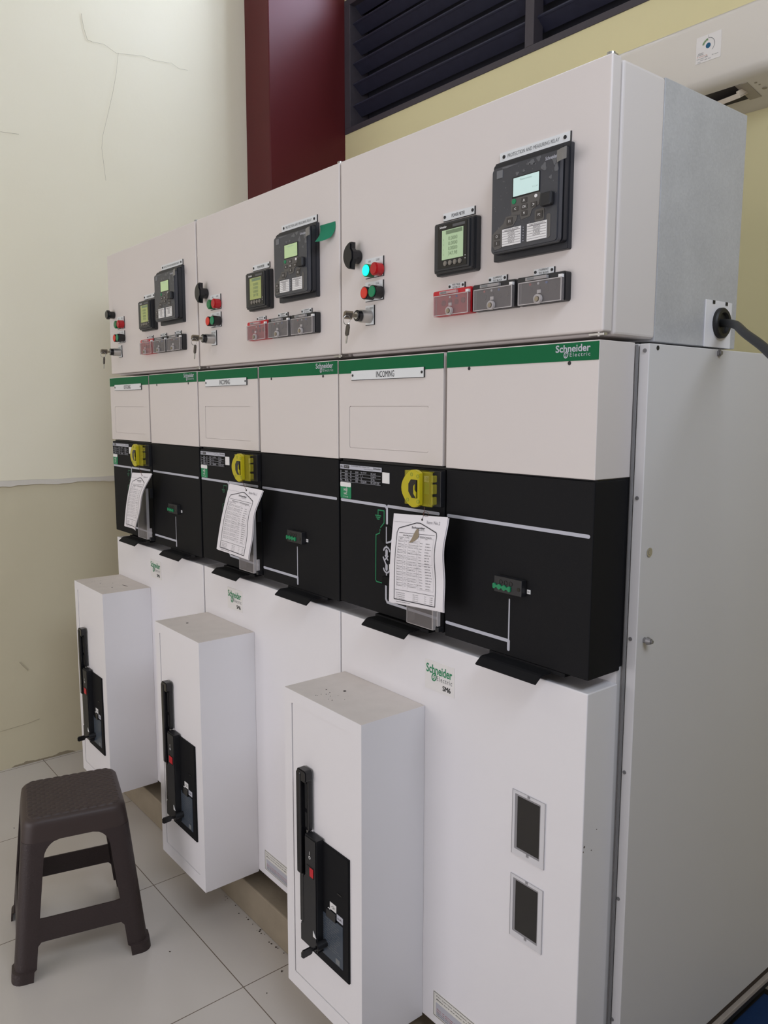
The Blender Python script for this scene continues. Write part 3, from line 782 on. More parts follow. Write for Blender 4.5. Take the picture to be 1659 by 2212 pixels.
# ------------------------------------------------------------------ control cabinets on top
def control_cabinet(i, X, label):
    D = X + (-.010, -.012, 0)[i]              # small shift of the devices
    root = thing('control_cabinet', label, 'cabinet', (X+.375, .22, 1.602), 'control cabinets on top of the cubicles')
    x0, x1 = X+.004, X+.747
    q = B().box(x0+.002, x1+.001, .0285, .152, 1.6065, 2.048, .006, 3)
    q.link('cabinet_body', WHITE2, root)
    q = B().box(x0+.004, x1, .152, .4395, 1.6025, 2.0495, .0015); q.link('cabinet_rear', GALV, root)
    q = B().box(x0, x1, 0, .0255, 1.6115, 2.050, .0035, 3); dr = q.link('door', WHITE2, root)
    q = B().box(x0+.008, x1-.008, .02, .03, 1.618, 2.044); q.link('door_seal', RUBBER, root)
    # hinge pins at the right corners
    q = B().box(x1-.034, x1-.002, .006, .016, 1.6055, 1.6105, .001).cyl((x1-.014, .012, 1.6045), 'z', .0055, .007, 16); q.link('hinge', CHROME, root)
    q = B().box(x1-.034, x1-.002, .008, .018, 2.0495, 2.0525, .001).cyl((x1-.012, .012, 2.049), 'z', .007, .0065, 16); q.link('hinge', CHROME, root)
    y = -.0002
    # rotary latch: round hub with a curved wing
    lk = bpy.data.objects
    if i == 0:   # the far latch is turned, seen end-on
        q = B().cyl((D+.066, -.018, 1.828), 'y', .013, .018, 24, bev=.002).cyl((D+.066, -.030, 1.828), 'y', .017, .013, 24, bev=.003)
    else:
        q = B().cyl((D+.073, -.022, 1.826), 'y', .0155, .022, 28, bev=.002)
        pts = [(D+.0635+.016*0, 1.826)]
        arc = [(D+.080-.029*math.cos(math.radians(a)), 1.826+.030*math.sin(math.radians(a))) for a in range(-86, 87, 8)]
        inn = [(D+.082, 1.8555), (D+.0820, 1.842), (D+.088, 1.834), (D+.0885, 1.818), (D+.082, 1.810), (D+.080, 1.7965)]
        q.prism(arc + inn, -.030, -.016, .003)
    q.link('latch', BLACKG, root, True)
    # lamps and push buttons, each pair on its engraved plate
    nameplate(root, D+.1015, D+.1645, 1.7745, 1.8165, y, ['']*0 or [' '], None)
    nameplate(root, D+.1010, D+.1640, 1.7235, 1.7655, y, [' '], None)
    q = B(); T = lambda s, a, c, d, e: put_text(q.bm, s, D+a, D+c, d, e, lambda xx, zz: (xx, y-.0026, zz))
    T('OPEN', .112, .121, 1.8075, 1.8120); T('CLOSED', .1395, .1525, 1.8085, 1.8130)
    T('OPEN', .111, .120, 1.7565, 1.7610); T('CLOSE', .1395, .1510, 1.7575, 1.7620)
    q.link('lettering', GPRINT, root)
    for (xx, zz, m, rim, dp, nm) in ((.1265, 1.7878, GRNON if i == 2 else GRNL, GRNL, .017, 'indicator_lamp'), (.155, 1.7878, REDL, REDL, .017, 'indicator_lamp'),
                                    (.1265, 1.7385, REDB, BLACKG, .022, 'push_button'), (.155, 1.7385, GRNB, BLACKG, .022, 'push_button')):
        q = B().cyl((D+xx, -.004-dp, zz), 'y', .0142, dp+.002, 32, bev=.001); lo = q.link(nm, rim, root, True)
        q = B().cyl((D+xx, -.0055-dp, zz), 'y', .0122, .003, 32, bev=.001); q.link('lens' if nm[0] == 'i' else 'button_cap', m, lo, True)
    # key switch with its two keys on a ring
    nameplate(root, D+.1012, D+.1318, 1.6712, 1.7138, y, ['LOCAL - REMOTE'], None, (.04, .96), (.78, .9), ink=GPRINT)
    cx, cz = D+.1165, 1.6885
    q = B().cyl((cx, -.030, cz), 'y', .0142, .028, 32, bev=.0008); ks = q.link('key_switch', CHROME, root, True)
    q = B().cyl((cx, -.040, cz), 'y', .0125, .011, 32, bev=.001); q.link('switch_collar', BLACKG, ks, True)
    q = B().cyl((cx, -.0415, cz), 'y', .0075, .003, 24); q.link('lock_face', CHROME, ks, True)
    M = Matrix.Translation((cx, -.042, cz+.001)) @ Matrix.Rotation(math.radians(72), 4, 'Y')
    # key blade and bow lie in the plane through the lock axis
    q = B(); t = bmesh.new()
    pts = [(0, -.0035), (-.008, -.0035), (-.010, -.009), (-.030, -.009), (-.034, -.004), (-.034, .006), (-.030, .009), (-.010, .009), (-.008, .0035), (0, .0035)]
    M2 = Matrix.Translation((cx, -.0415, cz)) @ Matrix.Rotation(math.radians(20), 4, 'Y')
    q.xprism(pts, -.0012, .0012, M=M2); q.link('key', KEYM, ks)
    q = B().xprism([(-.011, -.0055), (-.029, -.0055), (-.029, .0055), (-.011, .0055)], -.0019, .0019, M=M2); q.link('key_bow', mat('dark_key_bow', (74, 66, 58), .5), ks)
    q = B(); ring = []
    for k in range(25):
        a = 2*PI*k/24; ring.append((cx-.001+.002*math.sin(a), -.066+.009*math.cos(a), cz-.011+.010*math.sin(a)))
    q.tube(ring, .0008, 6); q.link('key_ring', CHROME, ks)
    M3 = Matrix.Translation((cx+.0005, -.063, cz-.020)) @ Matrix.Rotation(math.radians(14), 4, 'Y')
    q = B().prism([(-.003, 0), (.003, 0), (.0055, -.006), (.0055, -.022), (.002, -.026), (-.002, -.026), (-.0055, -.022), (-.0055, -.006)], -.0018, .0018, M=M3)
    q.link('key_bow', mat('dark_key_bow', (74, 66, 58), .5), ks)
    q = B().prism([(-.001, -.024), (.0035, -.024), (.0035, -.040), (.0012, -.043), (-.001, -.040)], -.0009, .0009, M=M3); q.link('key', CHROME, ks)
    # ---- power meter
    nameplate(root, D+.3572, D+.4440, 1.8550, 1.8695, y, ['POWER METER'], (.0045, .0030), (.28, .70), (.28, .72))
    q = B().prism(rrect(D+.3475, D+.4605, 1.7465, 1.8495, .005), -.014, 0, .003).prism(rrect(D+.3515, D+.4565, 1.7505, 1.8465, .004), -.024, -.012, .004)
    pm = q.link('power_meter', mat('meter_case', (44, 45, 48), .38), root, True)
    q = B().prism(rrect(D+.3660, D+.4470, 1.7580, 1.8415, .002), -.0250, -.020); q.link('meter_face', BLACKG, pm)
    sm = SCRM if i == 2 else SCRY
    q = B().box(D+.3785, D+.4375, -.0256, -.024, 1.7740, 1.8300); q.link('screen', sm, pm)
    q = B(); ym = -.0259; fm = lambda xx, zz: (xx, ym, zz)
    quad(q.bm, [(D+.390, 1.8215), (D+.4355, 1.8215), (D+.4355, 1.8285), (D+.390, 1.8285)], fm)
    for k, s in enumerate(('0.0000', '0.0000', '0.00000', '347.98')):
        put_text(q.bm, s, D+.397, D+.422, 1.8095-.0095*k, 1.8165-.0095*k, fm)
        put_text(q.bm, 'abcd'[k], D+.382, D+.384, 1.8110-.0095*k, 1.8135-.0095*k, fm)
    q.link('screen_digits', SCRP, pm)
    for k in range(4):
        q = B().cyl((D+.3885+.0137*k, -.0275, 1.7665), 'y', .0048, .004, 20, bev=.0008); q.link('meter_button', mat('grey_button', (128, 122, 112), .5), pm, True)
    text('wordmark', 'Schneider', D+.3715, D+.391, 1.8345, 1.8390, -.0254, WPRINT, pm, .02)
    q = B().box(D+.408, D+.442, -.0254, -.024, 1.8335, 1.8385); q.link('model_strip', mat('grey_strip', (84, 84, 86), .4), pm)
    q = B().cyl((D+.4435, -.0256, 1.7755), 'y', .0009, .001, 8).cyl((D+.4435, -.0256, 1.7700), 'y', .0009, .001, 8); q.link('status_dot', WPRINT, pm)
    # ---- protection relay
    nameplate(root, D+.508, D+.6685, 1.9335, 1.9495, y, ['PROTECTION AND MEASURING RELAY'], (.0105, .0032), (.12, .86), (.30, .70), ink=GPRINT)
    q = B().prism(rrect(D+.5035, D+.6765, 1.7545, 1.9305, .003), -.010, 0, .001)
    pr = q.link('protection_relay', mat('relay_case', (38, 39, 44), .42), root, True)
    q = B().prism(rrect(D+.511, D+.6745, 1.7655, 1.9235, .006), -.024, -.010, .003)
    q.link('relay_body', mat('relay_body_black', (30, 31, 36), .4), pr, True)
    q = B().prism(rrect(D+.5180, D+.6730, 1.7640, 1.9135, .008), -.034, -.024, .0025)
    q.link('front_plate', mat('relay_front', (66, 67, 72), .33, noise=.1, nscale=60), pr, True)
    yq = -.0344; fq = lambda xx, zz: (D+xx, yq, zz)
    # patches where the protective film has lifted
    q = B(); rnd = random.Random(5)
    def blob(cx_, cz_, rx, rz, n=14):
        vs = []
        for k in range(n):
            a = 2*PI*k/n; r = 1+.25*math.sin(3*a+cx_*900)+.12*rnd.uniform(-1, 1)
            xx = min(max(cx_+rx*r*math.cos(a), .5195), .6715); zz = min(max(cz_+rz*r*math.sin(a), 1.7655), 1.9120)
            vs.append(q.bm.verts.new(fq(xx, zz)))
        q.bm.faces.new(vs)
    for k in range(70 if i == 2 else 22): blob(rnd.uniform(.525, .668), rnd.uniform(1.77, 1.909), *([rnd.uniform(.0006, .0014)]*2), 7)
    for a in ((.612, 1.905, .008, .004), (.628, 1.908, .005, .004), (.640, 1.892, .006, .006), (.663, 1.899, .006, .008), (.667, 1.885, .004, .007), (.580, 1.894, .004, .003), (.595, 1.895, .003, .0025), (.560, 1.910, .018, .0016), (.655, 1.872, .003, .003)): blob(*a)
    q.link('film_bubble', mat('film_bubble', (98, 99, 102), .4), pr)['kind'] = 'stuff'
    # soft keypad
    q = B(); yk = -.0348
    K = lambda *p: q.prism(rrect(*p, .004), yk, -.0335)
    q.prism([(D+a, c) for a, c in ((.5665, 1.852), (.612, 1.8525), (.6275, 1.8565), (.6335, 1.851), (.632, 1.832), (.616, 1.826), (.612, 1.816), (.592, 1.8135), (.588, 1.8225), (.5685, 1.825))], yk, -.0335)
    q.prism([(D+a, c) for a, c in ((.523, 1.798), (.549, 1.813), (.556, 1.824), (.571, 1.8245), (.583, 1.822), (.580, 1.814), (.573, 1.806), (.548, 1.8045), (.546, 1.772), (.530, 1.770), (.523, 1.778))], yk, -.0335)
    K(D+.6225, D+.6435, 1.804, 1.8245); K(D+.6485, D+.6575, 1.773, 1.813)
    q.link('keypad', KEYPAD, pr)
    for xx, zz, s in ((.598, 1.845, '^'), (.599, 1.834, 'OK'), (.620, 1.834, '>'), (.578, 1.834, '<'), (.599, 1.823, 'v'), (.565, 1.815, 'F1'), (.633, 1.8145, 'F2'), (.535, 1.793, 'O'), (.535, 1.781, 'I')):
        q = B().prism(rrect(D+xx-.0068, D+xx+.0068, zz-.0042 - (.002 if s[0] == 'F' else 0), zz+.0042+(.002 if s[0] == 'F' else 0), .0012), -.0356, -.0345); kb = q.link('relay_key', KEYB, pr)
        q = B(); put_text(q.bm, s, D+xx-.002, D+xx+.002, zz-.0022, zz+.0022, lambda a, c: (a, -.0359, c), 0, 1, True); q.link('lettering', WPRINT, pr)
    q = B().cyl((D+.5745, -.0360, 1.8470), 'y', .0046, .002, 20); q.link('reset_key', GREENL, pr)
    q = B().cyl((D+.6245, -.0360, 1.8472), 'y', .0030, .002, 16); q.link('info_key', WPRINT, pr)
    q = B().box(D+.6405, D+.6645, -.0450, -.034, 1.8245, 1.8470, .003); q.link('port_cover', BLACK2, pr)
    rs = SCRC if i == 2 else SCRG
    q = B().box(D+.570, D+.632, -.0352, -.0335, 1.853, 1.888); q.link('screen_frame', BLACKG, pr)
    q = B().box(D+.5725, D+.6305, -.0358, -.034, 1.8550, 1.8862); q.link('screen', rs, pr)
    q = B(); put_text(q.bm, 'Measurements', D+.588, D+.615, 1.8800, 1.8830, lambda a, c: (a, -.0361, c)); put_text(q.bm, '11:31', D+.6175, D+.6285, 1.8625, 1.8650, lambda a, c: (a, -.0361, c))
    q.link('screen_text', mat('screen_text_dim', (150, 172, 166), .4, emit=.2), pr)
    for xa, xc, rows, ttl in ((.5477, .5915, ('POWER', 'OPEN', 'A01', 'WATCH', 'TEST'), 'FUNCTION BUTTON 1'), (.6060, .6500, ('SERVICE', 'CLOSED', 'TRIP', 'HYSTER', ' '), 'FUNCTION BUTTON 2')):
        q = B().box(D+xa, D+xc, -.0354, -.034, 1.7735, 1.8030); q.link('function_card', WPRINT, pr)
        q = B(); fc = lambda a, c: (a, -.0357, c)
        for k in range(6): line2(q.bm, D+xa+.001, 1.7985-.0043*k, D+xc-.001, 1.7985-.0043*k, .0009 if k == 0 else .0005, fc)
        put_text(q.bm, ttl, D+xa+.006, D+xc-.004, 1.7995, 1.8018, fc)
        for k, s in enumerate(rows):
            if s.strip(): put_text(q.bm, s, D+xa+.014, D+xc-.014, 1.7950-.0043*k, 1.7974-.0043*k, fc)
        q.link('lettering', mat('card_ink', (84, 78, 80), .6), pr)
    q = B()
    for k in range(6): q.cyl((D+.5970, -.0350, 1.7995-.0046*k), 'y', .0008, .001, 8)
    q.link('status_dot', GREYP, pr)
    q = B().box(D+.5315, D+.5455, -.0349, -.034, 1.8940, 1.9075); q.link('grey_sticker', mat('grey_sticker', (112, 113, 116), .5), pr)
    text('wordmark', 'Schneider', D+.6435, D+.6690, 1.9005, 1.9065, -.0351, GREYP, pr, .015)
    # curled corner of film
    q = B(); g = []
    for k in range(6):
        t = k/5; g.append([q.bm.verts.new((D+.668+.023*t, -.0352-.004*math.sin(t*2), z+.0016*t)) for z in (1.892, 1.911)])
    for k in range(5): q.bm.faces.new([g[k][0], g[k+1][0], g[k+1][1], g[k][1]])
    q.link('film_corner', mat('film_corner', (134, 132, 128), .35, alpha=.85), pr)
    # ---- three test blocks
    for k in range(3):
        a = D+.3425+.1125*k; c = a+.1105
        m = RED if k == 0 else BLACK2
        nameplate(root, D+.3740+.111*k, D+.4195+.111*k, 1.7200, 1.7305, y, [('VOLTAGE', 'CURRENT', 'CURRENT')[k], 'TEST BLOCK'], (.0040, .0026), (.25, .75), (.18, .86))
        q = B().prism(rrect(a, c, 1.6675, 1.7175, .004), -.016, 0, .002); tb = q.link('test_block', m, root, True)
        q = B().box(a+.026, a+.074, -.0225, -.0155, 1.7085, 1.7145, .0008); q.link('label_holder', CLEARE, tb)
        q = B().box(a+.030, a+.046, -.0229, -.022, 1.7098, 1.7135); q.link('holder_text', GPRINT, tb)
        q = B()
        for j in range(4): q.cyl((a+.033+.0185*j, -.0172, 1.692+.001*(j % 2)), 'y', .0056, .002, 16)
        q.link('socket', mat('red_socket', (140, 14, 26), .5) if k == 0 else mat('dark_socket', (16, 16, 18), .5), tb)
        for j, cm in enumerate((WPRINT, mat('blue_dot', (40, 90, 160), .5)) if k == 0 else (RPRINT, WPRINT, mat('blue_dot', (40, 90, 160), .5))):
            q = B().cyl((a+.033+.0185*(j+(1 if k == 0 else 0)), -.0172, 1.7025), 'y', .0022, .0014, 12); q.link('colour_dot', cm, tb)
        ca, cc, za, zc, yc = a+.0115, a+.1085, 1.6672, 1.7065, -.0235
        q = B().box(ca, cc, yc, yc+.0016, za, zc).box(ca, ca+.0014, yc+.0018, -.0162, za, zc).box(cc-.0014, cc, yc+.0018, -.0162, za, zc)
        cv = q.link('clear_lid', CLEAR, tb)
        q = B().holed(ca-.0003, cc+.0003, za-.0003, zc+.0003, rrect(ca+.0014, cc-.0016, za+.0014, zc-.0014, .001, 2), yc-.0006, yc-.0001)
        q.link('lid_edge', CLEARE, tb)
        kx, kz = a+.0600, 1.6740
        q = B().box(kx-.004, kx+.004, yc-.0016, yc, 1.684, 1.690).ring((kx, yc-.006, kz), .0085, .0050, .005, 20); q.link('lid_knob', CLEARE, tb)
        q = B().cyl((kx, yc-.008, kz), 'y', .0042, .009, 14); q.link('knob_screw', KEYM, tb)
        q = B().box(c-.011, c-.003, -.0215, -.0155, 1.7068, 1.7120); q.link('white_clip', WPRINT, tb)
    if i == 2:
        # cable entry plate with its rubber grommet
        q = B().box(x1, x1+.0025, .3185, .4165, 1.6020, 1.6905, .0006); gp = q.link('gland_plate', WHITE, root)
        q = B().box(x1+.002, x1+.0035, .342, .350, 1.684, 1.6905).box(x1+.002, x1+.0035, .390, .398, 1.684, 1.6905); q.link('slot', KPRINT, gp)
        g = bmesh.new(); n = 32; rings = []
        prof = [(.0, .0295), (.006, .0295), (.009, .0265), (.009, .0205), (.003, .0185), (.001, .0)]
        for dx, r in prof: rings.append([g.verts.new((x1+.0025+dx, .374+r*math.cos(2*PI*k/n), 1.649+r*math.sin(2*PI*k/n))) for k in range(n)])
        for A, Bq in zip(rings, rings[1:]):
            for k in range(n): g.faces.new([A[k], A[(k+1) % n], Bq[(k+1) % n], Bq[k]])
        bmesh.ops.recalc_face_normals(g, faces=g.faces)
        q = B(); q.add(g); q.link('grommet', RUBBER, root, True)
    return root
control_cabinet(0, XS[0], 'leftmost white control cabinet, on top of the cubicle with the OUTGOING plate')
control_cabinet(1, XS[1], 'middle white control cabinet, the one with the green sticky note on its door')
control_cabinet(2, XS[2], 'rightmost white control cabinet with a lit green lamp and a bare metal side')

# ------------------------------------------------------------------ papers tied to the yellow interlocks
def paper_tag(label, P, hole, knot, bulge, curl, note, torn):
    TL, TR, BR, BL = [Vector(p) for p in P]
    root = thing('paper_tag', label, 'paper', (hole[0], hole[1], hole[2]), 'papers tied to the yellow interlocks')
    def F(u, v, d=0.):
        """u across, v down"""
        p = (TL*(1-u)+TR*u)*(1-v) + (BL*(1-u)+BR*u)*v
        y = p.y - bulge*math.sin(PI*min(1, v*1.0))*(.5+.5*u) + .004*math.sin(v*9+u*2)*u
        if curl: y -= curl*(u**3)*v
        return Vector((p.x + .002*math.sin(v*8)*u, y-d, p.z))
    hu, hv = .55, .045
    NU, NV = 18, 26
    def sheet(d, du=0., dv=0.):
        q = B(); G = [[q.bm.verts.new(F(i/NU+du, j/NV+dv, d)) for j in range(NV+1)] for i in range(NU+1)]
        G2 = [[q.bm.verts.new(F(i/NU+du, j/NV+dv, d-.0003)) for j in range(NV+1)] for i in range(NU+1)]
        for i in range(NU):
            for j in range(NV):
                q.bm.faces.new([G[i][j], G[i][j+1], G[i+1][j+1], G[i+1][j]])
                q.bm.faces.new([G2[i][j], G2[i+1][j], G2[i+1][j+1], G2[i][j+1]])
        for i in range(NU):
            for j in (0, NV): q.bm.faces.new([G[i][j], G[i+1][j], G2[i+1][j], G2[i][j]])
        for j in range(NV):
            for i in (0, NU): q.bm.faces.new([G[i][j], G[i][j+1], G2[i][j+1], G2[i][j]])
        return q
    sheet(0).link('front_sheet', PAPER, root, True)
    sheet(-.0022, .012, .010).link('back_sheet', PAPER, root, True)
    ink = mat('paper_ink', (58, 56, 60), .8)
    f = lambda u, v: F(u, v, .0006)
    q = B(); L = lambda *a: line2(q.bm, *a, f)
    # frame with a peaked top
    fr = [(.10, .955), (.10, .20), (.13, .155), (.45, .085), (.52, .085), (.84, .17), (.86, .21), (.86, .965)]
    for a, c in zip(fr, fr[1:]+fr[:1]): L(*a, *c, .010)
    L(.14, .205, .82, .200, .004); L(.12, .845, .84, .850, .004)
    q.link('printed_frame', ink, root)
    q = B()
    def T(s, u0, u1, v0, v1, bold=0.):
        put_text(q.bm, s, u0, u1, 0, v1-v0, lambda u, z: f(u, v1-z), bold)
    T('Schneider', .37, .62, .125, .148, .02); T('Electric', .47, .62, .155, .165)
    T('SM6 PRODUCT - TORSI KEKENCANGAN', .22, .77, .222, .238)
    T('UKURAN', .15, .24, .248, .258); T('BAUT', .17, .22, .264, .274); T('TORSI', .27, .34, .248, .258); T('CT\'s', .66, .70, .245, .256)
    rnd = random.Random(4)
    for k in range(17):
        v = .292+.031*k
        T('M8x%d mm' % rnd.choice((16, 20, 25, 30)), .145, .25, v, v+.010)
        T('%.1f' % rnd.uniform(1, 9), .285, .315, v, v+.010)
        T(rnd.choice(('Contactor', 'Busbar clamp', 'Earth connection', 'Cable box', 'Fixed support', 'Mechanism', 'Upper shutter')), .36, .36+rnd.uniform(.12, .20), v, v+.010)
        T(rnd.choice(('Un', 'In', 'Ratio', 'Class', 'Ref')), .575, .62, v, v+.010)
        T(rnd.choice(('24/50/125', '50-100/5 A', '30/1s', '5P10', '0.5', 'S01-02')), .68, .68+rnd.uniform(.07, .12), v, v+.010, .01)
    for k in range(4):
        v = .872+.022*k
        T(rnd.choice(('SAFE BLOCKING', 'BATTERAI BLOCK', 'FASE PLATE')), .14, .30, v, v+.009); T(rnd.choice(('275 mm', 'MC 70x5', 'Polos')), .45, .55, v, v+.009); T('Qty', .66, .70, v, v+.008); T('1 SET', .76, .82, v, v+.009)
    T('PERIODIC INSPECTION', .14, .40, .975, .985)
    q.link('printing', ink, root)
    q = B(); L = lambda *a: line2(q.bm, *a, f)
    for k in range(9): L(.14, .283+.062*k, .53, .283+.062*k, .0018)
    for u in (.14, .265, .345, .53): L(u, .243, u, .82, .0018)
    for a in ((.56, .243, .82, .243), (.56, .52, .82, .52), (.56, .243, .56, .52), (.82, .243, .82, .52), (.56, .54, .82, .54), (.56, .81, .82, .81), (.56, .54, .56, .81), (.82, .54, .82, .81)): L(*a, .0018)
    q.link('printed_table', mat('table_ink', (120, 117, 120), .8), root)
    q = B(); put_text(q.bm, note, .64, .88, 0, .035, lambda u, z: f(u, .085-z+.012*(u-.64))); T('ri Catalogue Panel System SM6 Schneider', .01, .36, .082, .092)
    q.link('handwriting', mat('pencil_grey', (150, 146, 150), .8), root)
    q = B()
    q.bm.faces.new([q.bm.verts.new(F(hu+.016*math.cos(2*PI*k/12), hv+.016*math.sin(2*PI*k/12)*.8, .0008)) for k in range(12)])
    q.link('punched_hole', KPRINT, root)
    if torn:
        pts = [(.475, .145), (.505, .150), (.515, .19), (.53, .215), (.51, .25), (.45, .285), (.39, .30), (.36, .305), (.385, .275), (.41, .24), (.43, .20), (.455, .165)]
        q = B(); q.bm.faces.new([q.bm.verts.new(F(u, v, .0012)) for u, v in pts]); q.link('torn_hole', mat('kraft_paper_behind', (148, 134, 112), .85), root)
    # thread
    h = F(hu, hv, .0005); kn = Vector(knot); mid = (h+kn)/2 + Vector((.004, -.002, 0))
    q = B().tube([h+Vector((0, .004, 0)), h, mid, kn], .0007, 6)
    loop = [mid + Vector((.009*math.cos(2*PI*k/12)+.006, 0, .005*math.sin(2*PI*k/12))) for k in range(13)]
    q.tube(loop, .0004, 5)
    q.link('thread', mat('brown_thread', (92, 58, 44), .8), root)
yp = -.060
paper_tag('torn white test sheet with a brown hole, hanging on the rightmost cubicle',
          [(1.774, yp, 1.260), (1.934, yp+.003, 1.268), (1.936, yp-.004, 1.078), (1.765, yp-.006, 1.066)], (1.862, yp, 1.255), (1.8615, -.051, 1.281), .006, 0, 'Item No.2', True)
paper_tag('slanting white test sheet hanging from the yellow interlock of the middle cubicle',
          [(1.042, yp, 1.270), (1.215, yp+.003, 1.264), (1.156, yp-.006, 1.068), (.964, yp-.006, 1.071)], (1.108, yp, 1.256), (1.098, -.051, 1.281), .008, 0, 'Item No.1', False)
paper_tag('curled white test sheet hanging on the cubicle with the OUTGOING plate',
          [(.325, yp, 1.256), (.475, yp+.005, 1.262), (.392, yp-.004, 1.060), (.244, yp-.006, 1.056)], (.388, yp, 1.249), (.360, -.051, 1.281), .010, .018, 'Spare', False)

# green sticky note, curling off the door beside the relay
def sticky():
    C = [Vector((1.4195, -.0010, 1.9215)), Vector((1.4830, -.0010, 1.9208)), Vector((1.4780, -.010, 1.8850)), Vector((1.4543, -.040, 1.8735))]
    q = B(); N = 10; G = []
    for i in range(N+1):
        row = []
        for j in range(N+1):
            u, v = i/N, j/N
            p = (C[0]*(1-u)+C[1]*u)*(1-v)+(C[3]*(1-u)+C[2]*u)*v
            row.append(q.bm.verts.new(p + Vector((.003*math.sin(PI*v)*u, .007*math.sin(PI*v)*(1-.5*u), -.003*math.sin(PI*u)*v))))
        G.append(row)
    for i in range(N):
        for j in range(N): q.bm.faces.new([G[i][j], G[i][j+1], G[i+1][j+1], G[i+1][j]])
    closed(q.bm, (0, .0004, 0))
    bmesh.ops.recalc_face_normals(q.bm, faces=q.bm.faces)
    o = q.link('sticky_note', mat('green_note_paper', (14, 122, 88), .7), None, True)
    tag(o, 'green sticky note curling off the middle control cabinet beside its protection relay', 'note')
sticky()

# ------------------------------------------------------------------ cable out of the side of the last control cabinet
def cable():
    ctrl = [(2.2512, .374, 1.649), (2.276, .357, 1.6455), (2.312, .318, 1.6365), (2.37, .2389, 1.613), (2.46, .1376, 1.573), (2.56, .03, 1.51), (2.68, -.05, 1.35), (2.74, -.06, 1.05), (2.75, -.05, .6), (2.75, .05, .15), (2.80, .2, -.062), (3.0, .45, -.0655), (3.15, .6, -.0655)]
    P = [Vector(c) for c in ctrl]; out = []
    for i in range(len(P)-1):
        p0, p1, p2, p3 = P[max(i-1, 0)], P[i], P[i+1], P[min(i+2, len(P)-1)]
        for k in range(8):
            t = k/8
            out.append(.5*((2*p1)+(p2-p0)*t+(2*p0-5*p1+4*p2-p3)*t*t+(3*p1-p0-3*p2+p3)*t**3))
    out.append(P[-1])
    q = B().tube(out, .0078, 14)
    tag(q.link('power_cable', mat('black_cable_sheath', (34, 35, 36), .5), None, True), 'black cable coming out of the grommet on the bare metal cabinet side', 'cable')
cable()

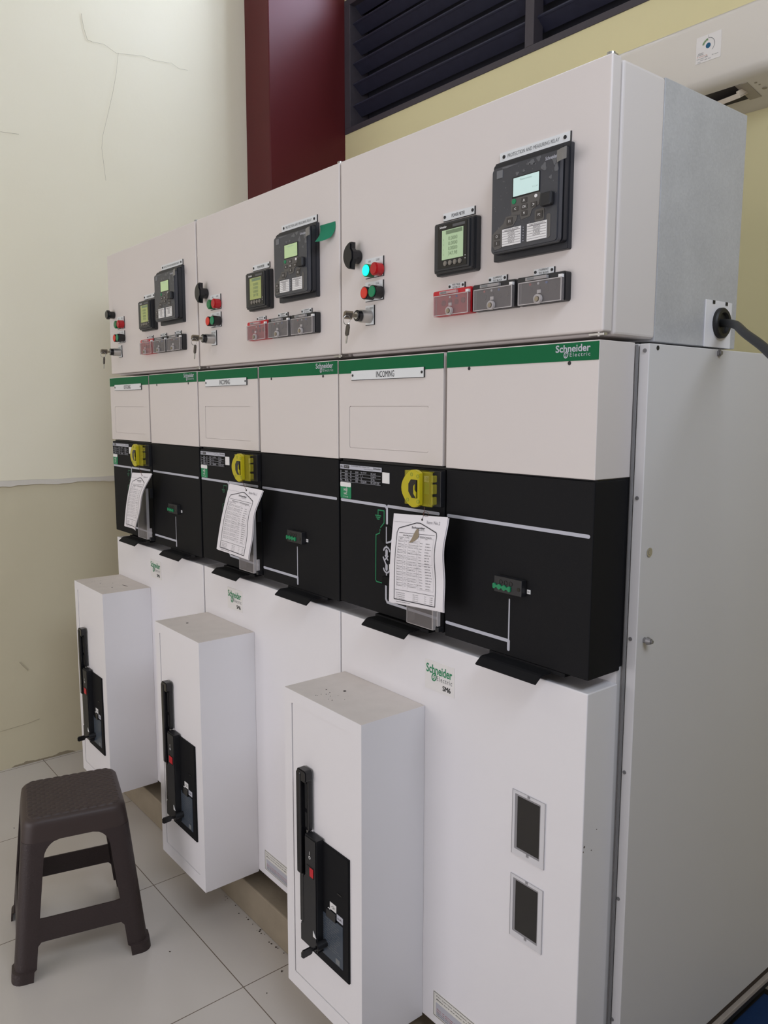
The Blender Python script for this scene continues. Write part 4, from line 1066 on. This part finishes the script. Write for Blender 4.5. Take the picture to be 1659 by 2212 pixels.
# ------------------------------------------------------------------ air conditioner on the back wall
def aircon():
    X0, X1 = 1.10, 1.955
    root = thing('air_conditioner', 'white wall air conditioner with an energy sticker, high behind the cabinets', 'air conditioner', (1.53, YB, 2.38))
    pf = [(YB-.001, 2.380), (1.172, 2.412), (1.158, 2.418), (1.147, 2.428), (1.141, 2.442), (1.139, 2.462), (1.139, 2.585), (1.142, 2.597), (1.150, 2.605), (1.165, 2.609), (YB-.001, 2.609)]
    t = bmesh.new(); n = len(pf); secs = []
    cy, cz = 1.26, 2.5
    ends = [(X0, .80), (X0+.006, .9), (X0+.02, .97), (X0+.045, 1), (X1-.045, 1), (X1-.02, .972), (X1-.006, .91), (X1, .82)]
    for x, k in ends:
        row = []
        for (y, z) in pf:
            yy = YB-.001-(YB-.001-y)*(1-(1-k)*.75); zz = cz+(z-cz)*(1-(1-k)*.35)
            row.append(t.verts.new((x, yy, zz)))
        secs.append(row)
    for a, c in zip(secs, secs[1:]):
        for k in range(n): t.faces.new([a[k], a[(k+1) % n], c[(k+1) % n], c[k]])
    t.faces.new(secs[0]); t.faces.new(secs[-1][::-1])
    bmesh.ops.recalc_face_normals(t, faces=t.faces)
    ACW = mat('aircon_plastic', (216, 208, 196), .4)
    q = B(); q.add(t); q.link('casing', ACW, root, True)
    # outlet slot in the underside: runs with the slope of the bottom
    def bz(y): return 2.412 - (y-1.172)*(.032/(YB-.001-1.172))
    def slab(x0, x1, y0, y1, d0, d1):
        q.xprism([(y0, bz(y0)-d0), (y1, bz(y1)-d0), (y1, bz(y1)-d1), (y0, bz(y0)-d1)], x0, x1)
    q = B(); slab(1.22, 1.835, 1.185, 1.268, -.003, .0008); q.link('air_outlet', mat('outlet_dark', (52, 46, 44), .7), root)
    q = B(); slab(1.815, 1.850, 1.185, 1.275, -.002, .0016); q.link('outlet_end', mat('aircon_grey', (168, 158, 144), .5), root)
    # swing flap hanging loose
    M = Matrix.Translation((1.765, 1.228, 2.398)) @ Matrix.Rotation(math.radians(-10), 4, 'Z') @ Matrix.Rotation(math.radians(28), 4, 'X')
    q = B().box(-.04, .062, -.022, .022, -.008, -.004, .001, M=M).box(-.04, .062, -.024, -.020, -.010, .004, .001, M=M).box(.052, .062, -.022, .022, -.010, .010, .002, M=M).box(-.04, -.03, -.022, .022, -.010, .010, .002, M=M)
    q.link('outlet_flap', mat('flap_plastic', (214, 200, 182), .4), root)
    q = B()
    for x, y, r in ((1.868, 1.20, .004), (1.872, 1.215, .003), (1.875, 1.24, .007), (1.890, 1.25, .008)):
        q.cyl((x, y, bz(y)-.0012), 'z', r, .001, 12)
    q.link('grime_spot', mat('aircon_grime', (168, 158, 140), .7), root)
    # energy rating sticker
    ya = 1.1385
    q = B().box(1.714, 1.791, ya-.0006, ya+.0005, 2.485, 2.558); st = q.link('energy_sticker', mat('sticker_white', (228, 222, 216), .5), root)
    f = lambda x, z: (x, ya-.0010, z)
    cx, cz, = 1.752, 2.528
    q = B(); c0 = [q.bm.verts.new(f(cx+.0075*math.cos(2*PI*k/20), cz-.001+.0075*math.sin(2*PI*k/20))) for k in range(20)]; q.bm.faces.new(c0); q.link('blue_disc', mat('blue_print', (16, 88, 122), .5), st)
    q = B()
    for k in range(6):
        a0, a1 = math.radians(165-12*k), math.radians(155-12*k)
        vs = [q.bm.verts.new(f(cx+r*math.cos(a), cz+r*math.sin(a))) for r, a in ((.0135, a0), (.0135, a1), (.0195, a1), (.0195, a0))]; q.bm.faces.new(vs)
    q.link('rating_arc', mat('green_arc_print', (116, 146, 96), .5), st)
    q = B(); prev = None
    for k in range(13):
        a = math.radians(90-140*k/12); p = (cx+.0195*math.cos(a), cz+.0195*math.sin(a))
        if prev: line2(q.bm, *prev, *p, .0014, f)
        prev = p
    line2(q.bm, cx, 2.5475, cx, 2.556, .0007, f)
    for k, (x0, x1, z, s) in enumerate(((1.722, 1.738, 2.5115, 'HEMAT'), (1.720, 1.738, 2.5075, 'ENERGI'), (1.718, 1.740, 2.497, 'Kapasitas'), (1.742, 1.752, 2.498, '9000'), (1.765, 1.784, 2.4975, 'Btu/jam'), (1.730, 1.740, 2.492, 'Daya'), (1.743, 1.762, 2.491, 'EER 10.2'), (1.722, 1.730, 2.488, 'ID'))):
        put_text(q.bm, s, x0, x1, z-.0016, z+.0016, f)
    q.link('lettering', GPRINT, st)
    q = B(); put_text(q.bm, '4 bintang', 1.718, 1.750, 2.5005, 2.5045, f); q.link('lettering', mat('pale_red_print', (204, 138, 122), .6), st)
aircon()

# ------------------------------------------------------------------ brown moulded stool
def stool():
    cx, cy, rot = .770, -.4555, math.radians(-14.0)
    RZ = Matrix.Translation((cx, cy, ZF)) @ Matrix.Rotation(rot, 4, 'Z')
    root = thing('stool', 'dark brown plastic stool with woven-pattern seat on the tiled floor', 'stool', (cx, cy, ZF))
    m = mat('brown_woven_plastic', (60, 48, 45), .5, noise=.06, nscale=120)
    m2 = mat('brown_ribbed_plastic', (52, 41, 40), .5, noise=.08, nscale=160, bump=.5, bscale=190)
    H = .440
    hs = .136           # half seat at the top rim
    hb = .180           # half spread at the floor
    def half(z): return hs + (hb-hs)*(H-z)/H
    # seat with a skirt: rounded square, hollow below
    t = bmesh.new()
    def rr(h, r, n=8): return [(p[0], p[1]) for p in rrect(-h, h, -h, h, r, n)]
    secs = []
    for z, h, r in ((H, hs-.030, .02), (H+.0005, hs-.016, .03), (H-.003, hs-.006, .035), (H-.010, hs-.001, .036), (H-.02, hs+.001, .036), (H-.062, half(H-.062), .034), (H-.062, half(H-.062)-.004, .031), (H-.014, hs-.006, .032), (H-.009, hs-.016, .02)):
        secs.append([t.verts.new((p[0], p[1], z)) for p in rr(h, r)])
    n = len(secs[0])
    t.faces.new(secs[0])
    for a, c in zip(secs, secs[1:]):
        for k in range(n): t.faces.new([a[k], a[(k+1) % n], c[(k+1) % n], c[k]])
    t.faces.new(secs[-1][::-1])
    bmesh.ops.recalc_face_normals(t, faces=t.faces)
    q = B(); q.add(t, RZ)
    # raised basket weave moulded into the top
    g = bmesh.new(); n = 156; e = hs-.009; G = []
    for a in range(n+1):
        row = []
        for c in range(n+1):
            x = -e+2*e*a/n; y = -e+2*e*c/n
            ri = math.floor((x+1)/.0125)
            fx = abs(math.sin(PI*(x+1)/.0125))**.6
            fy = abs(math.sin(PI*(y/.024 + .5*(ri % 2))))**.5
            cx_, cy_ = max(0, abs(x)-(e-.032)), max(0, abs(y)-(e-.032))
            d = .032-math.hypot(cx_, cy_)
            fade = max(0., min(1., d/.006))
            row.append(g.verts.new((x, y, H-.004+fade*(.0042+.0028*fx*fy))))
        G.append(row)
    for a in range(n):
        for c in range(n):
            if all(v.co.z > H-.0039 for v in (G[a][c], G[a+1][c], G[a+1][c+1], G[a][c+1])): g.faces.new([G[a][c], G[a+1][c], G[a+1][c+1], G[a][c+1]])
    q.add(g, RZ); q.link('seat', m, root, True)
    # angle-section legs that follow the taper; wider at the top with a rounded inner corner, small foot at the floor
    th = .005
    def leg(sx, sy):
        t = bmesh.new(); rows = []
        zs = [0, .028, .030, .034, .10, .2, .28, .332, .345, .355, .363, .369, .374, .378]
        for z in zs:
            h = half(z) + (.006 if z <= .029 else 0)
            wd = .056 + .004*z/.4
            if z > .332: wd += .040*(1-math.sqrt(max(0, 1-((z-.332)/.046)**2)))
            r = .030
            pts = [(h-wd, h), (h-r, h)] + [(h-r+r*math.sin(math.radians(a)), h-r+r*math.cos(math.radians(a))) for a in (18, 36, 54, 72)] + [(h, h-r), (h, h-wd)]
            ri = r-th
            inn = [(h-th, h-wd), (h-th, h-r)] + [(h-r+ri*math.sin(math.radians(a)), h-r+ri*math.cos(math.radians(a))) for a in (72, 54, 36, 18)] + [(h-r, h-th), (h-wd, h-th)]
            rows.append([t.verts.new((sx*p[0], sy*p[1], z)) for p in pts+inn])
        n = len(rows[0])
        for a, c in zip(rows, rows[1:]):
            for k in range(n): t.faces.new([a[k], a[(k+1) % n], c[(k+1) % n], c[k]])
        t.faces.new(rows[0]); t.faces.new(rows[-1][::-1])
        bmesh.ops.recalc_face_normals(t, faces=t.faces)
        q = B(); q.add(t, RZ); q.link('leg', m2, root, True)
    for sx in (1, -1):
        for sy in (1, -1): leg(sx, sy)
    # crossbars with filleted ends
    def bar(axis, s):
        za, zc = .102, .166
        t = bmesh.new(); lo, up = [], []
        R = .016
        e = half(.14)-.050
        n = 22
        prof = []
        for k in range(n+1):
            x = -e + 2*e*k/n
            d = min(x+e, e-x)
            add = R - math.sqrt(max(0, R*R-(R-min(d, R))**2))
            prof.append((x, za-add*.8, zc+add*.8))
        F_, K_ = [], []
        for x, a, c in prof:
            F_.append((t.verts.new((x, half(a)-.0005, a)), t.verts.new((x, half(c)-.0005, c))))
            K_.append((t.verts.new((x, half(a)-th, a)), t.verts.new((x, half(c)-th, c))))
        for k in range(n):
            t.faces.new([F_[k][0], F_[k+1][0], F_[k+1][1], F_[k][1]]); t.faces.new([K_[k][0], K_[k][1], K_[k+1][1], K_[k+1][0]])
            t.faces.new([F_[k][0], K_[k][0], K_[k+1][0], F_[k+1][0]]); t.faces.new([F_[k][1], F_[k+1][1], K_[k+1][1], K_[k][1]])
        for k in (0, n): t.faces.new([F_[k][0], F_[k][1], K_[k][1], K_[k][0]])
        bmesh.ops.recalc_face_normals(t, faces=t.faces)
        q = B(); q.add(t, RZ @ Matrix.Rotation(axis, 4, 'Z')); q.link('crossbar', m2, root)
    for k in range(4): bar(k*PI/2, 1)
stool()

# ------------------------------------------------------------------ blue rubber mat at the end of the row
rt = thing('rubber_mat', 'blue rubber mat with a black border standing in for shade on the floor beside the end panel', 'mat', (2.4, .3, ZF))
B().box(2.2000, 2.6, -.30, .885, ZF+.0005, ZF+.006, .001).link('mat_surface', mat('blue_rubber', (26, 62, 112), .7, noise=.15, nscale=80, bump=.4, bscale=300), rt)
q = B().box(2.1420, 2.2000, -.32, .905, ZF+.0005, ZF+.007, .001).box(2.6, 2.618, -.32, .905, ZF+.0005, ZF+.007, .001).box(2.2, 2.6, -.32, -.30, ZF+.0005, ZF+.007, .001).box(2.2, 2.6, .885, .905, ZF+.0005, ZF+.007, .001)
q.link('shade_border', RUBBER, rt)  # wide left strip paints the shaded gap under the overhang black

# dirt crumbs scattered over the tiles
q = B(); rnd = random.Random(21)
for k in range(34):
    x = rnd.uniform(-.4, 1.5); y = rnd.uniform(-1.1, -.03)
    if .55 < x < 1.0 and -.68 < y < -.24: continue
    M = Matrix.Translation((x, y, ZF+.0008)) @ Matrix.Rotation(rnd.uniform(0, 6), 4, 'Z')
    a = rnd.uniform(.0006, .0018)
    q.box(-a*1.6, a*1.6, -a, a, -.0008, a*.6, a*.3, 1, M=M)
for k in range(40):
    x = .55+rnd.uniform(0, .9); y = -.030-abs(rnd.gauss(0, .006)); a = rnd.uniform(.0008, .0022)
    q.box(x-a, x+a, y-a, y+a, ZF, ZF+a, a*.3, 1)
o = q.link('floor_crumbs', mat('dirt_crumb', (52, 42, 34), .95)); tag(o, 'dark crumbs of dirt scattered over the pale floor tiles', 'dirt'); o['kind'] = 'stuff'
